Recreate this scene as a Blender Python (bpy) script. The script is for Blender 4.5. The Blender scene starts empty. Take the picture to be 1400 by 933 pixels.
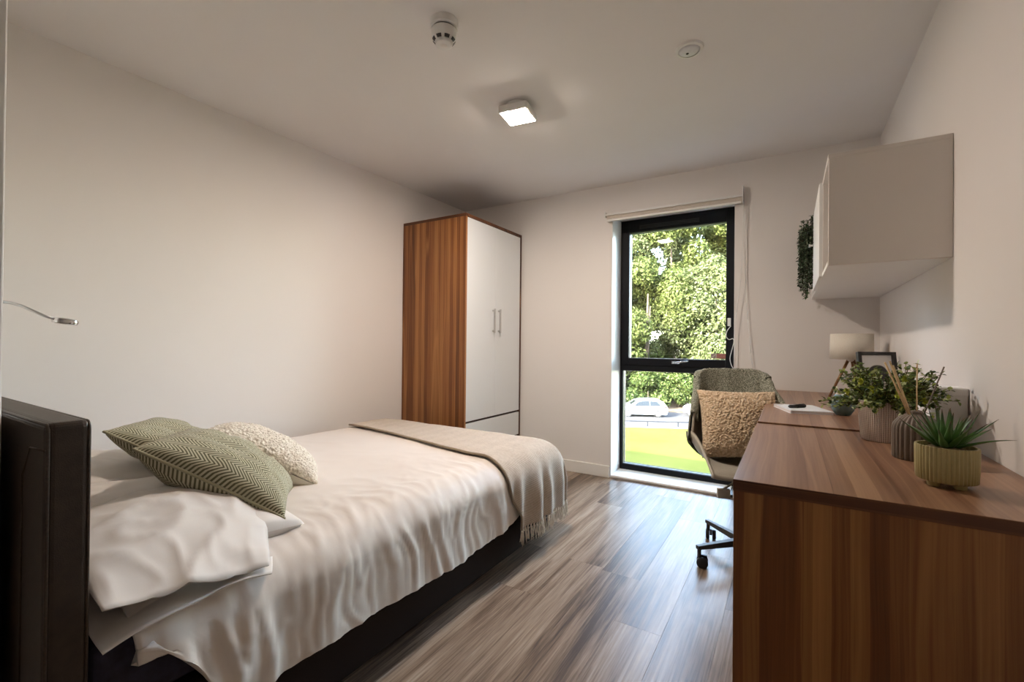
import bpy, bmesh, math, random
from mathutils import Vector, Matrix, noise
random.seed(7)
PI = math.pi
SC = bpy.context.scene
COL = SC.collection

# ------------------------------------------------------------------ camera
cam_d = bpy.data.cameras.new('camera')
cam_d.sensor_fit = 'HORIZONTAL'; cam_d.sensor_width = 36.0
cam_d.lens = 619.05 / 1400 * 36.0
cam_d.clip_start = 0.02; cam_d.clip_end = 400
cam = bpy.data.objects.new('camera', cam_d); COL.objects.link(cam)
_r = Vector((0.852418, 0.522775, 0.009488)); _u = Vector((-0.005193, -0.009682, 0.99994)); _w = Vector((-0.522835, 0.852416, 0.005538))
cam.matrix_world = Matrix(((_r.x, _u.x, -_w.x, 0), (_r.y, _u.y, -_w.y, 0), (_r.z, _u.z, -_w.z, 1.07), (0, 0, 0, 1)))
SC.camera = cam

# ------------------------------------------------------------------ world, sun, exposure
world = bpy.data.worlds.new('sky'); SC.world = world; world.use_nodes = True
nt = world.node_tree; nt.nodes.clear()
wo = nt.nodes.new('ShaderNodeOutputWorld'); wb = nt.nodes.new('ShaderNodeBackground'); ws = nt.nodes.new('ShaderNodeTexSky')
ws.sky_type = 'NISHITA'; ws.sun_disc = False; ws.sun_elevation = math.radians(25); ws.sun_rotation = math.radians(200)
ws.air_density = 1.0; ws.dust_density = 1.5; ws.ozone_density = 1.0
wb.inputs['Strength'].default_value = 3.4
wh = nt.nodes.new('ShaderNodeHueSaturation'); wh.inputs['Saturation'].default_value = 0.8      # thin bright cloud veil
nt.links.new(ws.outputs[0], wh.inputs['Color']); nt.links.new(wh.outputs[0], wb.inputs[0]); nt.links.new(wb.outputs[0], wo.inputs[0])

sun_d = bpy.data.lights.new('sun_offscreen', 'SUN'); sun_d.energy = 29.0; sun_d.angle = math.radians(0.6); sun_d.color = (1.0, 0.94, 0.84)
sun = bpy.data.objects.new('sun_offscreen', sun_d); COL.objects.link(sun)
_el = math.radians(25); _dir = Vector((0.30 * math.cos(_el), 0.954 * math.cos(_el), -math.sin(_el)))
sun.rotation_euler = _dir.to_track_quat('-Z', 'Y').to_euler(); sun.location = (0, -10, 20)

LAMP_E = 310.0         # ceiling lamp diffuser

vs = SC.view_settings
vs.view_transform = 'Standard'; vs.look = 'None'; vs.gamma = 1.0; vs.use_curve_mapping = False
vs.exposure = 0.70

# ------------------------------------------------------------------ room constants
XL, XR, YF, ZC = -2.71, 0.467, 3.52, 2.355
YB = -1.45
PX, PY = -1.362, 0.243      # corner of the bathroom pod
WX0, WX1, WZ0, WZ1, WYF = -1.222, -0.331, 0.02, 2.112, 3.74   # window opening, frame plane

# ------------------------------------------------------------------ node helpers
class Mat:
    def __init__(s, name):
        s.m = bpy.data.materials.new(name); s.m.use_nodes = True
        s.nt = s.m.node_tree; s.nt.nodes.clear()
        s.out = s.nt.nodes.new('ShaderNodeOutputMaterial')
    def n(s, typ, **kw):
        nd = s.nt.nodes.new('ShaderNode' + typ)
        for k, v in kw.items():
            if hasattr(nd, k) and not k.startswith('in_'):
                setattr(nd, k, v)
        return nd
    def put(s, sock, v):
        if v is None: return
        if hasattr(v, 'is_output') or isinstance(v, bpy.types.NodeSocket): s.nt.links.new(v, sock)
        elif isinstance(v, (tuple, list)):
            sock.default_value = tuple(v) + ((1.0,) if len(v) == 3 and sock.type == 'RGBA' else ())
        else: sock.default_value = v
    def math(s, op, a, b=None, c=None):
        nd = s.n('Math'); nd.operation = op
        s.put(nd.inputs[0], a); s.put(nd.inputs[1], b) if b is not None else None
        if c is not None: s.put(nd.inputs[2], c)
        return nd.outputs[0]
    def coord(s, which='Object'): return s.n('TexCoord').outputs[which]
    def mapping(s, vec, scale=(1, 1, 1), loc=(0, 0, 0), rot=(0, 0, 0)):
        nd = s.n('Mapping'); s.put(nd.inputs[0], vec)
        nd.inputs['Scale'].default_value = scale; nd.inputs['Rotation'].default_value = rot
        s.put(nd.inputs['Location'], loc)
        return nd.outputs[0]
    def sep(s, vec):
        nd = s.n('SeparateXYZ'); s.put(nd.inputs[0], vec); return nd.outputs
    def comb(s, x, y, z):
        nd = s.n('CombineXYZ'); s.put(nd.inputs[0], x); s.put(nd.inputs[1], y); s.put(nd.inputs[2], z); return nd.outputs[0]
    def noise(s, vec, scale, detail=3, rough=0.5, dist=0.0):
        nd = s.n('TexNoise'); s.put(nd.inputs['Vector'], vec); nd.inputs['Scale'].default_value = scale
        nd.inputs['Detail'].default_value = detail; nd.inputs['Roughness'].default_value = rough; nd.inputs['Distortion'].default_value = dist
        return nd.outputs[0]
    def vor(s, vec, scale, out='Distance'):
        nd = s.n('TexVoronoi'); s.put(nd.inputs['Vector'], vec); nd.inputs['Scale'].default_value = scale
        return nd.outputs[out]
    def white(s, val):
        nd = s.n('TexWhiteNoise'); nd.noise_dimensions = '1D'; s.put(nd.inputs['W'], val); return nd.outputs[0]
    def ramp(s, fac, stops, interp='LINEAR'):
        nd = s.n('ValToRGB'); s.put(nd.inputs[0], fac); cr = nd.color_ramp; cr.interpolation = interp
        while len(cr.elements) < len(stops): cr.elements.new(0.5)
        for e, (p, c) in zip(cr.elements, stops):
            e.position = p; e.color = tuple(c) + (1.0,) if len(c) == 3 else c
        return nd.outputs[0]
    def mix(s, fac, a, b, mode='MIX'):
        nd = s.n('Mix'); nd.data_type = 'RGBA'; nd.blend_type = mode
        s.put(nd.inputs[0], fac); s.put(nd.inputs[6], a); s.put(nd.inputs[7], b); return nd.outputs[2]
    def bump(s, h, strength=0.3, dist=0.01):
        nd = s.n('Bump'); s.put(nd.inputs['Height'], h); nd.inputs['Strength'].default_value = strength; nd.inputs['Distance'].default_value = dist
        return nd.outputs[0]
    def bsdf(s, color, rough=0.5, metal=0.0, normal=None, spec=0.5, sheen=0.0, coat=0.0, emis=None, emis_s=0.0, sub=0.0):
        p = s.n('BsdfPrincipled')
        s.put(p.inputs['Base Color'], color); s.put(p.inputs['Roughness'], rough); p.inputs['Metallic'].default_value = metal
        p.inputs['Specular IOR Level'].default_value = spec; p.inputs['Sheen Weight'].default_value = sheen
        p.inputs['Coat Weight'].default_value = coat
        if normal is not None: s.put(p.inputs['Normal'], normal)
        if emis is not None:
            s.put(p.inputs['Emission Color'], emis); p.inputs['Emission Strength'].default_value = emis_s
        s.nt.links.new(p.outputs[0], s.out.inputs[0]); s.p = p
        return s.m

def plain(name, col, rough=0.5, metal=0.0, bump=0.0, bscale=60, var=0.06, **kw):
    """single-colour material with a little procedural tone variation"""
    M = Mat(name); co = M.coord()
    nz = M.noise(co, bscale, 3)
    c2 = tuple(min(1, c * (1 + var)) for c in col); c1 = tuple(c * (1 - var) for c in col)
    c = M.ramp(nz, [(0.3, c1), (0.7, c2)])
    nrm = M.bump(nz, bump, 0.002) if bump else None
    return M.bsdf(c, rough, metal, nrm, **kw)

def wood(name, axis, dark, mid, light, strip=0.075, rough=0.38, seed=0.0):
    M = Mat(name); co = M.coord(); x, y, z = M.sep(co)
    if axis == 'Z': across = M.math('ADD', x, y); along = z
    elif axis == 'Y': across = M.math('ADD', x, z); along = y
    else: across = M.math('ADD', y, z); along = x
    across = M.math('ADD', across, 5.0 + seed)
    wv = M.comb(M.math('MULTIPLY', across, 2.0), M.math('MULTIPLY', along, 0.55), 0.0)
    warp = M.math('MULTIPLY', M.math('SUBTRACT', M.noise(wv, 2.2, 2), 0.5), 0.05)
    aw = M.math('ADD', across, warp)
    # broad lamellae of differing tone
    idx = M.math('FLOOR', M.math('DIVIDE', across, strip))
    tone = M.white(M.math('ADD', idx, seed * 7 + 0.31))
    idx2 = M.math('FLOOR', M.math('DIVIDE', M.math('ADD', across, M.math('MULTIPLY', warp, 0.25)), strip * 0.37))
    tone = M.math('ADD', M.math('MULTIPLY', tone, 0.6), M.math('MULTIPLY', M.white(M.math('ADD', idx2, seed * 3 + 0.77)), 0.4))
    broad = M.noise(M.comb(M.math('MULTIPLY', aw, 14.0), M.math('MULTIPLY', along, 0.5), 0.7), 1.0, 3)
    fine = M.noise(M.comb(M.math('MULTIPLY', aw, 150.0), M.math('MULTIPLY', along, 2.2), 3.1), 1.0, 4, 0.65)
    f = M.math('ADD', M.math('MULTIPLY', tone, 0.46), M.math('ADD', M.math('MULTIPLY', broad, 0.34), M.math('MULTIPLY', fine, 0.26)))
    col = M.ramp(f, [(0.36, dark), (0.52, mid), (0.63, tuple(0.5 * (a + b) for a, b in zip(mid, light))), (0.76, light)])
    # thin pale sap streaks
    sap = M.noise(M.comb(M.math('MULTIPLY', aw, 11.0), M.math('MULTIPLY', along, 0.25), 9.3), 1.0, 1)
    sapm = M.ramp(M.math('ABSOLUTE', M.math('SUBTRACT', sap, 0.5)), [(0.0, (1, 1, 1)), (0.018, (0, 0, 0))])
    col = M.mix(M.math('MULTIPLY', sapm, 0.55), col, light)
    return M.bsdf(col, rough, 0, M.bump(fine, 0.12, 0.001), spec=0.45)

# ------------------------------------------------------------------ materials
m_wall = Mat('wall_paint'); m_wall = m_wall.bsdf(m_wall.ramp(m_wall.noise(m_wall.coord(), 1.5, 2), [(0.3, (0.775, 0.735, 0.71)), (0.7, (0.795, 0.755, 0.73))]), 0.75, 0, m_wall.bump(m_wall.noise(m_wall.coord(), 350, 2), 0.05, 0.001), spec=0.25)
m_ceil = plain('ceiling_paint', (0.775, 0.745, 0.735), 0.85, bscale=3, var=0.01, spec=0.2)
m_white = plain('white_gloss_paint', (0.84, 0.83, 0.82), 0.35, bscale=4, var=0.01)
m_trim = plain('trim_paint', (0.80, 0.77, 0.735), 0.4, bscale=4, var=0.01)
WD, WM, WL = (0.066, 0.019, 0.005), (0.200, 0.070, 0.019), (0.44, 0.20, 0.064)
m_woodZ = wood('walnut_vertical', 'Z', WD, WM, WL, 0.085)
m_woodY = wood('walnut_top', 'Y', (0.075, 0.030, 0.016), (0.185, 0.085, 0.046), (0.40, 0.235, 0.14), 0.11, 0.30, 1.7)
m_woodX = wood('walnut_edge', 'X', (0.055, 0.017, 0.006), (0.12, 0.042, 0.015), (0.2, 0.08, 0.03), 0.05, 0.4, 0.6)
m_doorw = plain('white_laminate', (0.80, 0.82, 0.83), 0.35, bscale=3, var=0.008)
m_darkgap = plain('dark_edge', (0.045, 0.020, 0.014), 0.5)
m_steel = plain('brushed_steel', (0.62, 0.61, 0.60), 0.32, 1.0, var=0.03)
m_chrome = plain('chrome', (0.75, 0.75, 0.76), 0.16, 1.0, var=0.02)
m_black = plain('black_powder_coat', (0.006, 0.007, 0.010), 0.5, bscale=300, var=0.2, spec=.2)
m_blackpl = plain('black_plastic', (0.018, 0.018, 0.02), 0.4)
m_greypl = plain('charcoal_plastic', (0.045, 0.047, 0.05), 0.45)
m_whitepl = plain('white_plastic', (0.78, 0.77, 0.75), 0.35, var=0.01)
m_leather = Mat('brown_leather'); m_leather = m_leather.bsdf(m_leather.ramp(m_leather.noise(m_leather.coord(), 40, 4), [(0.3, (0.022, 0.013, 0.008)), (0.75, (0.042, 0.026, 0.016))]), 0.42, 0, m_leather.bump(m_leather.vor(m_leather.coord(), 420), 0.25, 0.001), spec=0.5)
m_piping = plain('leather_piping', (0.05, 0.033, 0.022), 0.4, bscale=200, var=0.3)
m_divan = plain('dark_divan_fabric', (0.017, 0.0095, 0.0075), 0.85, bscale=400, var=0.3, bump=0.2, spec=.12)
m_mattress = plain('navy_mattress_fabric', (0.03, 0.027, 0.05), 0.8, bscale=30, var=0.5)

def cloth(name, c1, c2, scale=900, sheen=0.25, rough=0.65, bs=0.08):
    M = Mat(name); co = M.coord()
    a = M.noise(co, 3.0, 3); f = M.noise(co, scale, 2)
    return M.bsdf(M.ramp(a, [(0.3, c1), (0.7, c2)]), rough, 0, M.bump(f, bs, 0.001), sheen=sheen, spec=0.35)
m_duvet = cloth('satin_duvet', (0.72, 0.645, 0.585), (0.755, 0.685, 0.625), rough=0.5)
m_pillow = cloth('satin_pillowcase', (0.74, 0.685, 0.645), (0.77, 0.72, 0.68), rough=0.5)
m_bottom = cloth('cushion_backing', (0.70, 0.64, 0.55), (0.74, 0.68, 0.59), rough=0.8)

def fluffy(name, c1, c2, scale=75):
    M = Mat(name); co = M.coord()
    v = M.vor(co, scale); nz = M.noise(co, 130, 4)
    h = M.math('SUBTRACT', nz, v)
    col = M.ramp(M.math('ADD', M.math('MULTIPLY', v, 0.6), M.math('MULTIPLY', nz, 0.5)), [(0.25, c2), (0.75, c1)])
    return M.bsdf(col, 0.95, 0, M.bump(h, 0.7, 0.006), sheen=0.4, spec=0.1)
m_fluff = fluffy('cream_teddy_pile', (0.66, 0.585, 0.48), (0.86, 0.80, 0.70))
m_fluff2 = fluffy('tan_teddy_pile', (0.56, 0.40, 0.25), (0.84, 0.68, 0.50), 85)

def herring(name):
    M = Mat(name); uv = M.sep(M.coord('UV'))
    # zigzag: u runs along the cushion, v across; chevron columns run along u
    t = M.math('PINGPONG', M.math('MULTIPLY', uv[1], 9.0), 0.5)
    ph = M.math('ADD', M.math('MULTIPLY', uv[0], 40.0), M.math('MULTIPLY', t, 5.2))
    s = M.math('PINGPONG', ph, 0.5)
    col = M.ramp(s, [(0.19, (0.088, 0.078, 0.040)), (0.29, (0.57, 0.53, 0.38))])
    nz = M.noise(M.coord(), 500, 2)
    col = M.mix(M.math('MULTIPLY', nz, 0.25), col, (0.36, 0.34, 0.22))
    return M.bsdf(col, 0.85, 0, M.bump(s, 0.35, 0.002), sheen=0.15, spec=0.2)
m_herring = herring('green_herringbone_weave')
m_greenpipe = cloth('olive_piping', (0.28, 0.26, 0.16), (0.36, 0.33, 0.21), rough=0.85)

def weave(name, c1, c2, sc=150):
    M = Mat(name); uv = M.sep(M.coord('UV'))
    a = M.math('PINGPONG', M.math('ADD', M.math('MULTIPLY', uv[0], sc * 1.6), M.math('MULTIPLY', uv[1], sc)), 0.5)
    b = M.math('PINGPONG', M.math('SUBTRACT', M.math('MULTIPLY', uv[0], sc * 0.11), M.math('MULTIPLY', uv[1], 0)), 0.5)
    f = M.math('ADD', M.math('MULTIPLY', a, 1.3), M.math('MULTIPLY', M.noise(M.coord(), 60, 3), 0.4))
    f = M.math('ADD', f, M.math('MULTIPLY', b, 0.15))
    return M.bsdf(M.ramp(f, [(0.25, c1), (0.75, c2)]), 0.9, 0, M.bump(a, 0.4, 0.002), sheen=0.2, spec=0.2)
m_throw = weave('beige_herringbone_throw', (0.30, 0.235, 0.175), (0.60, 0.51, 0.42))
m_fringe = cloth('cream_fringe_yarn', (0.74, 0.66, 0.56), (0.82, 0.75, 0.66), rough=0.9)

def knit(name):
    M = Mat(name); co = M.coord()
    v = M.vor(co, 300); nz = M.noise(co, 300, 2)
    col = M.ramp(M.math('ADD', v, M.math('MULTIPLY', nz, 0.5)), [(0.3, (0.030, 0.037, 0.024)), (0.66, (0.105, 0.115, 0.082)), (0.88, (0.50, 0.50, 0.42))])
    return M.bsdf(col, 0.95, 0, M.bump(v, 0.6, 0.003), spec=0.1)
m_knit = knit('grey_green_knit')
m_shell = plain('taupe_shell_plastic', (0.40, 0.365, 0.30), 0.45, var=0.03)

def planks_mat():
    M = Mat('greyed_oak_plank'); co = M.coord(); rnd = M.n('ObjectInfo').outputs['Random']
    off = M.math('MULTIPLY', rnd, 37.0)
    x, y, z = M.sep(co)
    v1 = M.comb(M.math('MULTIPLY', x, 16.0), M.math('ADD', M.math('MULTIPLY', y, 1.1), off), off)
    v2 = M.comb(M.math('MULTIPLY', x, 130.0), M.math('ADD', M.math('MULTIPLY', y, 3.0), off), off)
    v3 = M.comb(M.math('MULTIPLY', x, 9.0), M.math('ADD', M.math('MULTIPLY', y, 3.2), off), off)
    broad = M.noise(v1, 1.0, 4, 0.6, 0.6); fine = M.noise(v2, 1.0, 4, 0.7); knots = M.noise(v3, 1.0, 2)
    f = M.math('ADD', M.math('MULTIPLY', broad, 0.56), M.math('MULTIPLY', fine, 0.48))
    f = M.math('ADD', f, M.math('MULTIPLY', M.math('SUBTRACT', rnd, 0.5), 0.12))
    col = M.ramp(f, [(0.39, (0.050, 0.031, 0.021)), (0.48, (0.16, 0.108, 0.074)), (0.57, (0.275, 0.205, 0.150)), (0.69, (0.42, 0.345, 0.275))])
    km = M.ramp(knots, [(0.66, (0, 0, 0)), (0.74, (1, 1, 1))])
    col = M.mix(M.math('MULTIPLY', km, 0.6), col, (0.085, 0.055, 0.038))
    ro = M.math('ADD', 0.24, M.math('MULTIPLY', fine, 0.18))
    return M.bsdf(col, ro, 0, M.bump(M.math('ADD', fine, M.math('MULTIPLY', broad, 0.5)), 0.18, 0.0015), spec=0.5)
m_plank = planks_mat()
m_screed = plain('screed', (0.03, 0.024, 0.02), 0.9)

def glass_mat():
    M = Mat('window_glass')
    t = M.n('BsdfTransparent'); t.inputs[0].default_value = (0.96, 0.975, 0.965, 1)
    g = M.n('BsdfGlossy'); g.inputs[0].default_value = (1, 1, 1, 1); g.inputs[1].default_value = 0.02
    fr = M.n('Fresnel'); fr.inputs[0].default_value = 1.35
    mx = M.n('MixShader'); M.nt.links.new(fr.outputs[0], mx.inputs[0]); M.nt.links.new(t.outputs[0], mx.inputs[1]); M.nt.links.new(g.outputs[0], mx.inputs[2])
    M.nt.links.new(mx.outputs[0], M.out.inputs[0]); return M.m
m_glass = glass_mat()

def emit(name, col, s):
    M = Mat(name); e = M.n('Emission'); M.put(e.inputs[0], col); e.inputs[1].default_value = s
    M.nt.links.new(e.outputs[0], M.out.inputs[0]); return M.m
m_lamp = emit('lit_opal_diffuser', (1.0, 0.86, 0.73), LAMP_E)


def leaf_mat(name, stops, trans=0.35, rough=0.5, spec=0.3):
    M = Mat(name); r = M.n('NewGeometry').outputs['Random Per Island']
    c = M.ramp(r, stops)
    p = M.n('BsdfPrincipled'); M.put(p.inputs['Base Color'], c); p.inputs['Roughness'].default_value = rough; p.inputs['Specular IOR Level'].default_value = spec
    t = M.n('BsdfTranslucent'); M.put(t.inputs[0], c)
    mx = M.n('MixShader'); mx.inputs[0].default_value = trans
    M.nt.links.new(p.outputs[0], mx.inputs[1]); M.nt.links.new(t.outputs[0], mx.inputs[2]); M.nt.links.new(mx.outputs[0], M.out.inputs[0]); return M.m
m_tree = leaf_mat('tree_leaves', [(0.0, (0.030, 0.044, 0.011)), (0.5, (0.062, 0.080, 0.022)), (1.0, (0.105, 0.120, 0.046))], spec=0.1)
m_tree2 = leaf_mat('pale_tree_leaves', [(0.0, (0.040, 0.056, 0.018)), (0.5, (0.080, 0.098, 0.038)), (1.0, (0.125, 0.136, 0.074))], spec=0.1)
m_shrub = leaf_mat('shrub_leaves', [(0.0, (0.020, 0.036, 0.008)), (0.6, (0.055, 0.082, 0.021)), (1.0, (0.125, 0.150, 0.053))], spec=0.1)
m_bark = plain('bark', (0.060, 0.045, 0.034), 0.9, bscale=8, var=0.4)
m_lawn = Mat('lawn_grass'); m_lawn = m_lawn.bsdf(m_lawn.ramp(m_lawn.math('ADD', m_lawn.math('MULTIPLY', m_lawn.noise(m_lawn.coord(), 0.25, 3), 0.6), m_lawn.math('MULTIPLY', m_lawn.noise(m_lawn.coord(), 6, 3), 0.4)), [(0.3, (0.058, 0.070, 0.016)), (0.7, (0.098, 0.100, 0.027))]), 0.95, spec=0.0)
m_road = plain('asphalt', (0.055, 0.054, 0.056), 0.9, bscale=3, var=0.12, spec=0.2)
m_pave = plain('pavement', (0.14, 0.13, 0.125), 0.9, bscale=3, var=0.1, spec=0.2)
m_bank = plain('dry_bank', (0.13, 0.10, 0.072), 0.95, bscale=1.5, var=0.25, spec=0.1)
m_rail = plain('rail_paint', (0.018, 0.020, 0.024), 0.7, spec=0.2)
m_facade = plain('brick_facade', (0.30, 0.20, 0.15), 0.9, bscale=5, var=0.2)
m_carsilver = plain('silver_car_paint', (0.24, 0.265, 0.275), 0.4, 0.2, var=0.02)
m_carwhite = plain('white_car_paint', (0.55, 0.56, 0.57), 0.4, 0.0, var=0.02)
m_carglass = plain('car_window_tint', (0.012, 0.015, 0.017), 0.25, spec=0.3)
m_tyre = plain('tyre_rubber', (0.018, 0.018, 0.018), 0.9, spec=0.2)
m_wheel = plain('alloy_wheel', (0.25, 0.25, 0.255), 0.45, 0.3)
m_redlamp = plain('red_tail_lamp', (0.30, 0.015, 0.015), 0.3)

# ------------------------------------------------------------------ mesh builder
ORG = {}
class MB:
    def __init__(s): s.v = []; s.f = []; s.uv = {}; s.mi = []; s.cur = 0
    def add(s, vs, fs, uvs=None):
        o = len(s.v); s.v += [tuple(p) for p in vs]
        for i, f in enumerate(fs):
            if uvs: s.uv[len(s.f)] = [uvs[k] for k in f]
            s.f.append(tuple(o + k for k in f)); s.mi.append(s.cur)
        return s
    def box(s, x0, x1, y0, y1, z0, z1):
        vs = [(x, y, z) for x in (x0, x1) for y in (y0, y1) for z in (z0, z1)]
        return s.add(vs, [(0, 1, 3, 2), (4, 6, 7, 5), (0, 4, 5, 1), (2, 3, 7, 6), (0, 2, 6, 4), (1, 5, 7, 3)])
    def obox(s, c, ax, ay, az):
        c, ax, ay, az = map(Vector, (c, ax, ay, az))
        vs = [c + ax * i + ay * j + az * k for i in (-1, 1) for j in (-1, 1) for k in (-1, 1)]
        return s.add(vs, [(0, 1, 3, 2), (4, 6, 7, 5), (0, 4, 5, 1), (2, 3, 7, 6), (0, 2, 6, 4), (1, 5, 7, 3)])
    def tube(s, pts, rad, n=10, cap=True):
        pts = [Vector(p) for p in pts]; m = len(pts)
        if not isinstance(rad, (list, tuple)): rad = [rad] * m
        up = None; rings = []
        for i, p in enumerate(pts):
            t = (pts[min(i + 1, m - 1)] - pts[max(i - 1, 0)]).normalized()
            if up is None: up = t.orthogonal().normalized()
            up = (up - t * up.dot(t)).normalized(); b = t.cross(up)
            rings.append([p + (up * math.cos(2 * PI * k / n) + b * math.sin(2 * PI * k / n)) * rad[i] for k in range(n)])
        vs = [q for r in rings for q in r]; fs = []
        for i in range(m - 1):
            for k in range(n):
                fs.append((i * n + k, i * n + (k + 1) % n, (i + 1) * n + (k + 1) % n, (i + 1) * n + k))
        if cap: fs += [tuple(range(n - 1, -1, -1)), tuple((m - 1) * n + k for k in range(n))]
        return s.add(vs, fs)
    def lathe(s, c, prof, n=48, fl=0.0, fn=0, capb=True, capt=False, sharp=1.0):
        """prof: (r, z[, flute weight]) from bottom to top, about vertical axis at c"""
        c = Vector(c); m = len(prof); vs = []
        for pr in prof:
            r, z = pr[0], pr[1]; w = pr[2] if len(pr) > 2 else 1.0
            for k in range(n):
                a = 2 * PI * k / n; rr = r
                if fl: rr = r + fl * w * (abs(math.cos(a * fn / 2)) ** sharp - 0.6)
                vs.append(c + Vector((rr * math.cos(a), rr * math.sin(a), z)))
        fs = []
        for i in range(m - 1):
            for k in range(n):
                fs.append((i * n + k, i * n + (k + 1) % n, (i + 1) * n + (k + 1) % n, (i + 1) * n + k))
        if capb: fs.append(tuple(range(n - 1, -1, -1)))
        if capt: fs.append(tuple((m - 1) * n + k for k in range(n)))
        return s.add(vs, fs)
    def grid(s, fn, nu, nv, flip=False, uv=None):
        vs = []; uvs = []
        for j in range(nv + 1):
            for i in range(nu + 1):
                a, b = i / nu, j / nv
                vs.append(fn(a, b)); uvs.append(uv(a, b) if uv else (a, b))
        fs = []
        for j in range(nv):
            for i in range(nu):
                q = (j * (nu + 1) + i, j * (nu + 1) + i + 1, (j + 1) * (nu + 1) + i + 1, (j + 1) * (nu + 1) + i)
                fs.append(q[::-1] if flip else q)
        return s.add(vs, fs, uvs)
    def mesh(s, name, org=Vector((0, 0, 0)), smooth=False):
        me = bpy.data.meshes.new(name)
        me.from_pydata([(p[0] - org[0], p[1] - org[1], p[2] - org[2]) for p in s.v], [], s.f)
        if s.uv:
            l = me.uv_layers.new(name='UVMap').data
            for fi, poly in enumerate(me.polygons):
                if fi in s.uv:
                    for k, li in enumerate(poly.loop_indices): l[li].uv = s.uv[fi][k]
        for p, i in zip(me.polygons, s.mi):
            p.material_index = i; p.use_smooth = smooth
        me.update(); return me
    def build(s, name, mat, parent=None, smooth=False, bevel=0.0, seg=2, local=False, org=None, sub=0, solid=0.0, kind=None, angle=None):
        o0 = Vector((0, 0, 0))
        if parent is not None and not local: o0 = ORG.get(parent.name, Vector((0, 0, 0)))
        if parent is None and org is not None: o0 = Vector(org)
        me = s.mesh(name, o0, smooth)
        for m in (mat if isinstance(mat, (list, tuple)) else [mat]): me.materials.append(m)
        ob = bpy.data.objects.new(name, me); COL.objects.link(ob)
        if parent is not None:
            ob.parent = parent; ORG[ob.name] = o0
        else:
            ob.location = o0; ORG[ob.name] = o0
        if solid:
            md = ob.modifiers.new('thickness', 'SOLIDIFY'); md.thickness = solid; md.offset = 0
        if bevel:
            md = ob.modifiers.new('bevel', 'BEVEL'); md.width = bevel; md.segments = seg; md.limit_method = 'ANGLE'; md.angle_limit = math.radians(40); md.harden_normals = False
        if sub:
            md = ob.modifiers.new('sub', 'SUBSURF'); md.levels = sub; md.render_levels = sub
        if angle is not None:
            me.polygons.foreach_set('use_smooth', [True] * len(me.polygons)); me.set_sharp_from_angle(angle=math.radians(angle))
        if kind: ob['kind'] = kind
        return ob

def tag(o, label, cat=None, group=None, kind=None):
    o['label'] = label
    if cat: o['category'] = cat
    if group: o['group'] = group
    if kind: o['kind'] = kind
    return o
def thing(name, loc, label=None, cat=None, group=None, rz=0.0, kind=None):
    o = bpy.data.objects.new(name, None); COL.objects.link(o); o.location = loc; o.rotation_euler = (0, 0, rz)
    o.empty_display_size = 0.05
    ORG[o.name] = Vector(loc)
    if label: tag(o, label, cat, group, kind)
    elif kind: o['kind'] = kind
    return o
def struct(o): o['kind'] = 'structure'; return o
def copy_tree(o, parent=None):
    c = o.copy(); COL.objects.link(c)
    if parent is not None: c.parent = parent
    for ch in list(o.children): copy_tree(ch, c)
    return c
def ss(a, b, x):
    t = max(0.0, min(1.0, (x - a) / (b - a))); return t * t * (3 - 2 * t)
def nz(x, y=0.0, z=0.0): return noise.noise(Vector((x, y, z)))

# ================================================================== STRUCTURE
b = MB().box(XL - .02, XR + .02, YB - .02, YF + .02, -0.05, -0.006)
floor = struct(b.build('floor', m_screed))
# individual planks laid along the room
PW, PL = 0.178, 1.22
i = 0; x = XL
while x < XR - 1e-4:
    x1 = min(x + PW, XR); y = YB - random.uniform(0.05, 1.1)
    while y < YF:
        a0, a1 = max(y, YB), min(y + PL, YF)
        if a1 - a0 > 0.03:
            MB().box(x + .0004, x1 - .0004, a0 + .0004, a1 - .0004, -0.008, 0.0).build('plank', m_plank, floor)
        y += PL
    x = x1; i += 1
struct(MB().box(XL - .15, XR + .15, YB - .15, WYF + .1, ZC, ZC + .25).build('ceiling', m_ceil))
struct(MB().box(XL - .15, XL, YB - .15, WYF + .1, -.05, ZC).build('wall_left', m_wall))
struct(MB().box(XR, XR + .15, YB - .15, WYF + .1, -.05, ZC).build('wall_right', m_wall))
struct(MB().box(XL, XR, YB - .15, YB, -.05, ZC).build('wall_back', m_wall))
struct(MB().box(XL, PX, YB, PY, 0, ZC).build('wall_pod', m_wall, bevel=.003))
b = MB(); WO = WYF + .10
b.box(XL, WX0, YF, WO, -.05, ZC); b.box(WX1, XR, YF, WO, -.05, ZC); b.box(WX0, WX1, YF, WO, WZ1, ZC); b.box(WX0, WX1, YF, WO, -.05, 0.0)
struct(b.build('wall_far', m_wall))
def skirting(name, x0, x1, y0, y1):
    struct(MB().box(x0, x1, y0, y1, 0, .095).build(name, m_trim, bevel=.004))
skirting('baseboard_far_left', -2.03, WX0 - .004, YF - .016, YF)
skirting('baseboard_far_right', WX1 + .004, -.02, YF - .016, YF)
skirting('baseboard_left', XL, XL + .016, PY, 2.68)
skirting('baseboard_pod', XL + .016, PX - .3, PY, PY + .016)
skirting('baseboard_right', XR - .016, XR, YB, 1.12)
skirting('baseboard_back', PX, XR - .016, YB, YB + .016)

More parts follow.
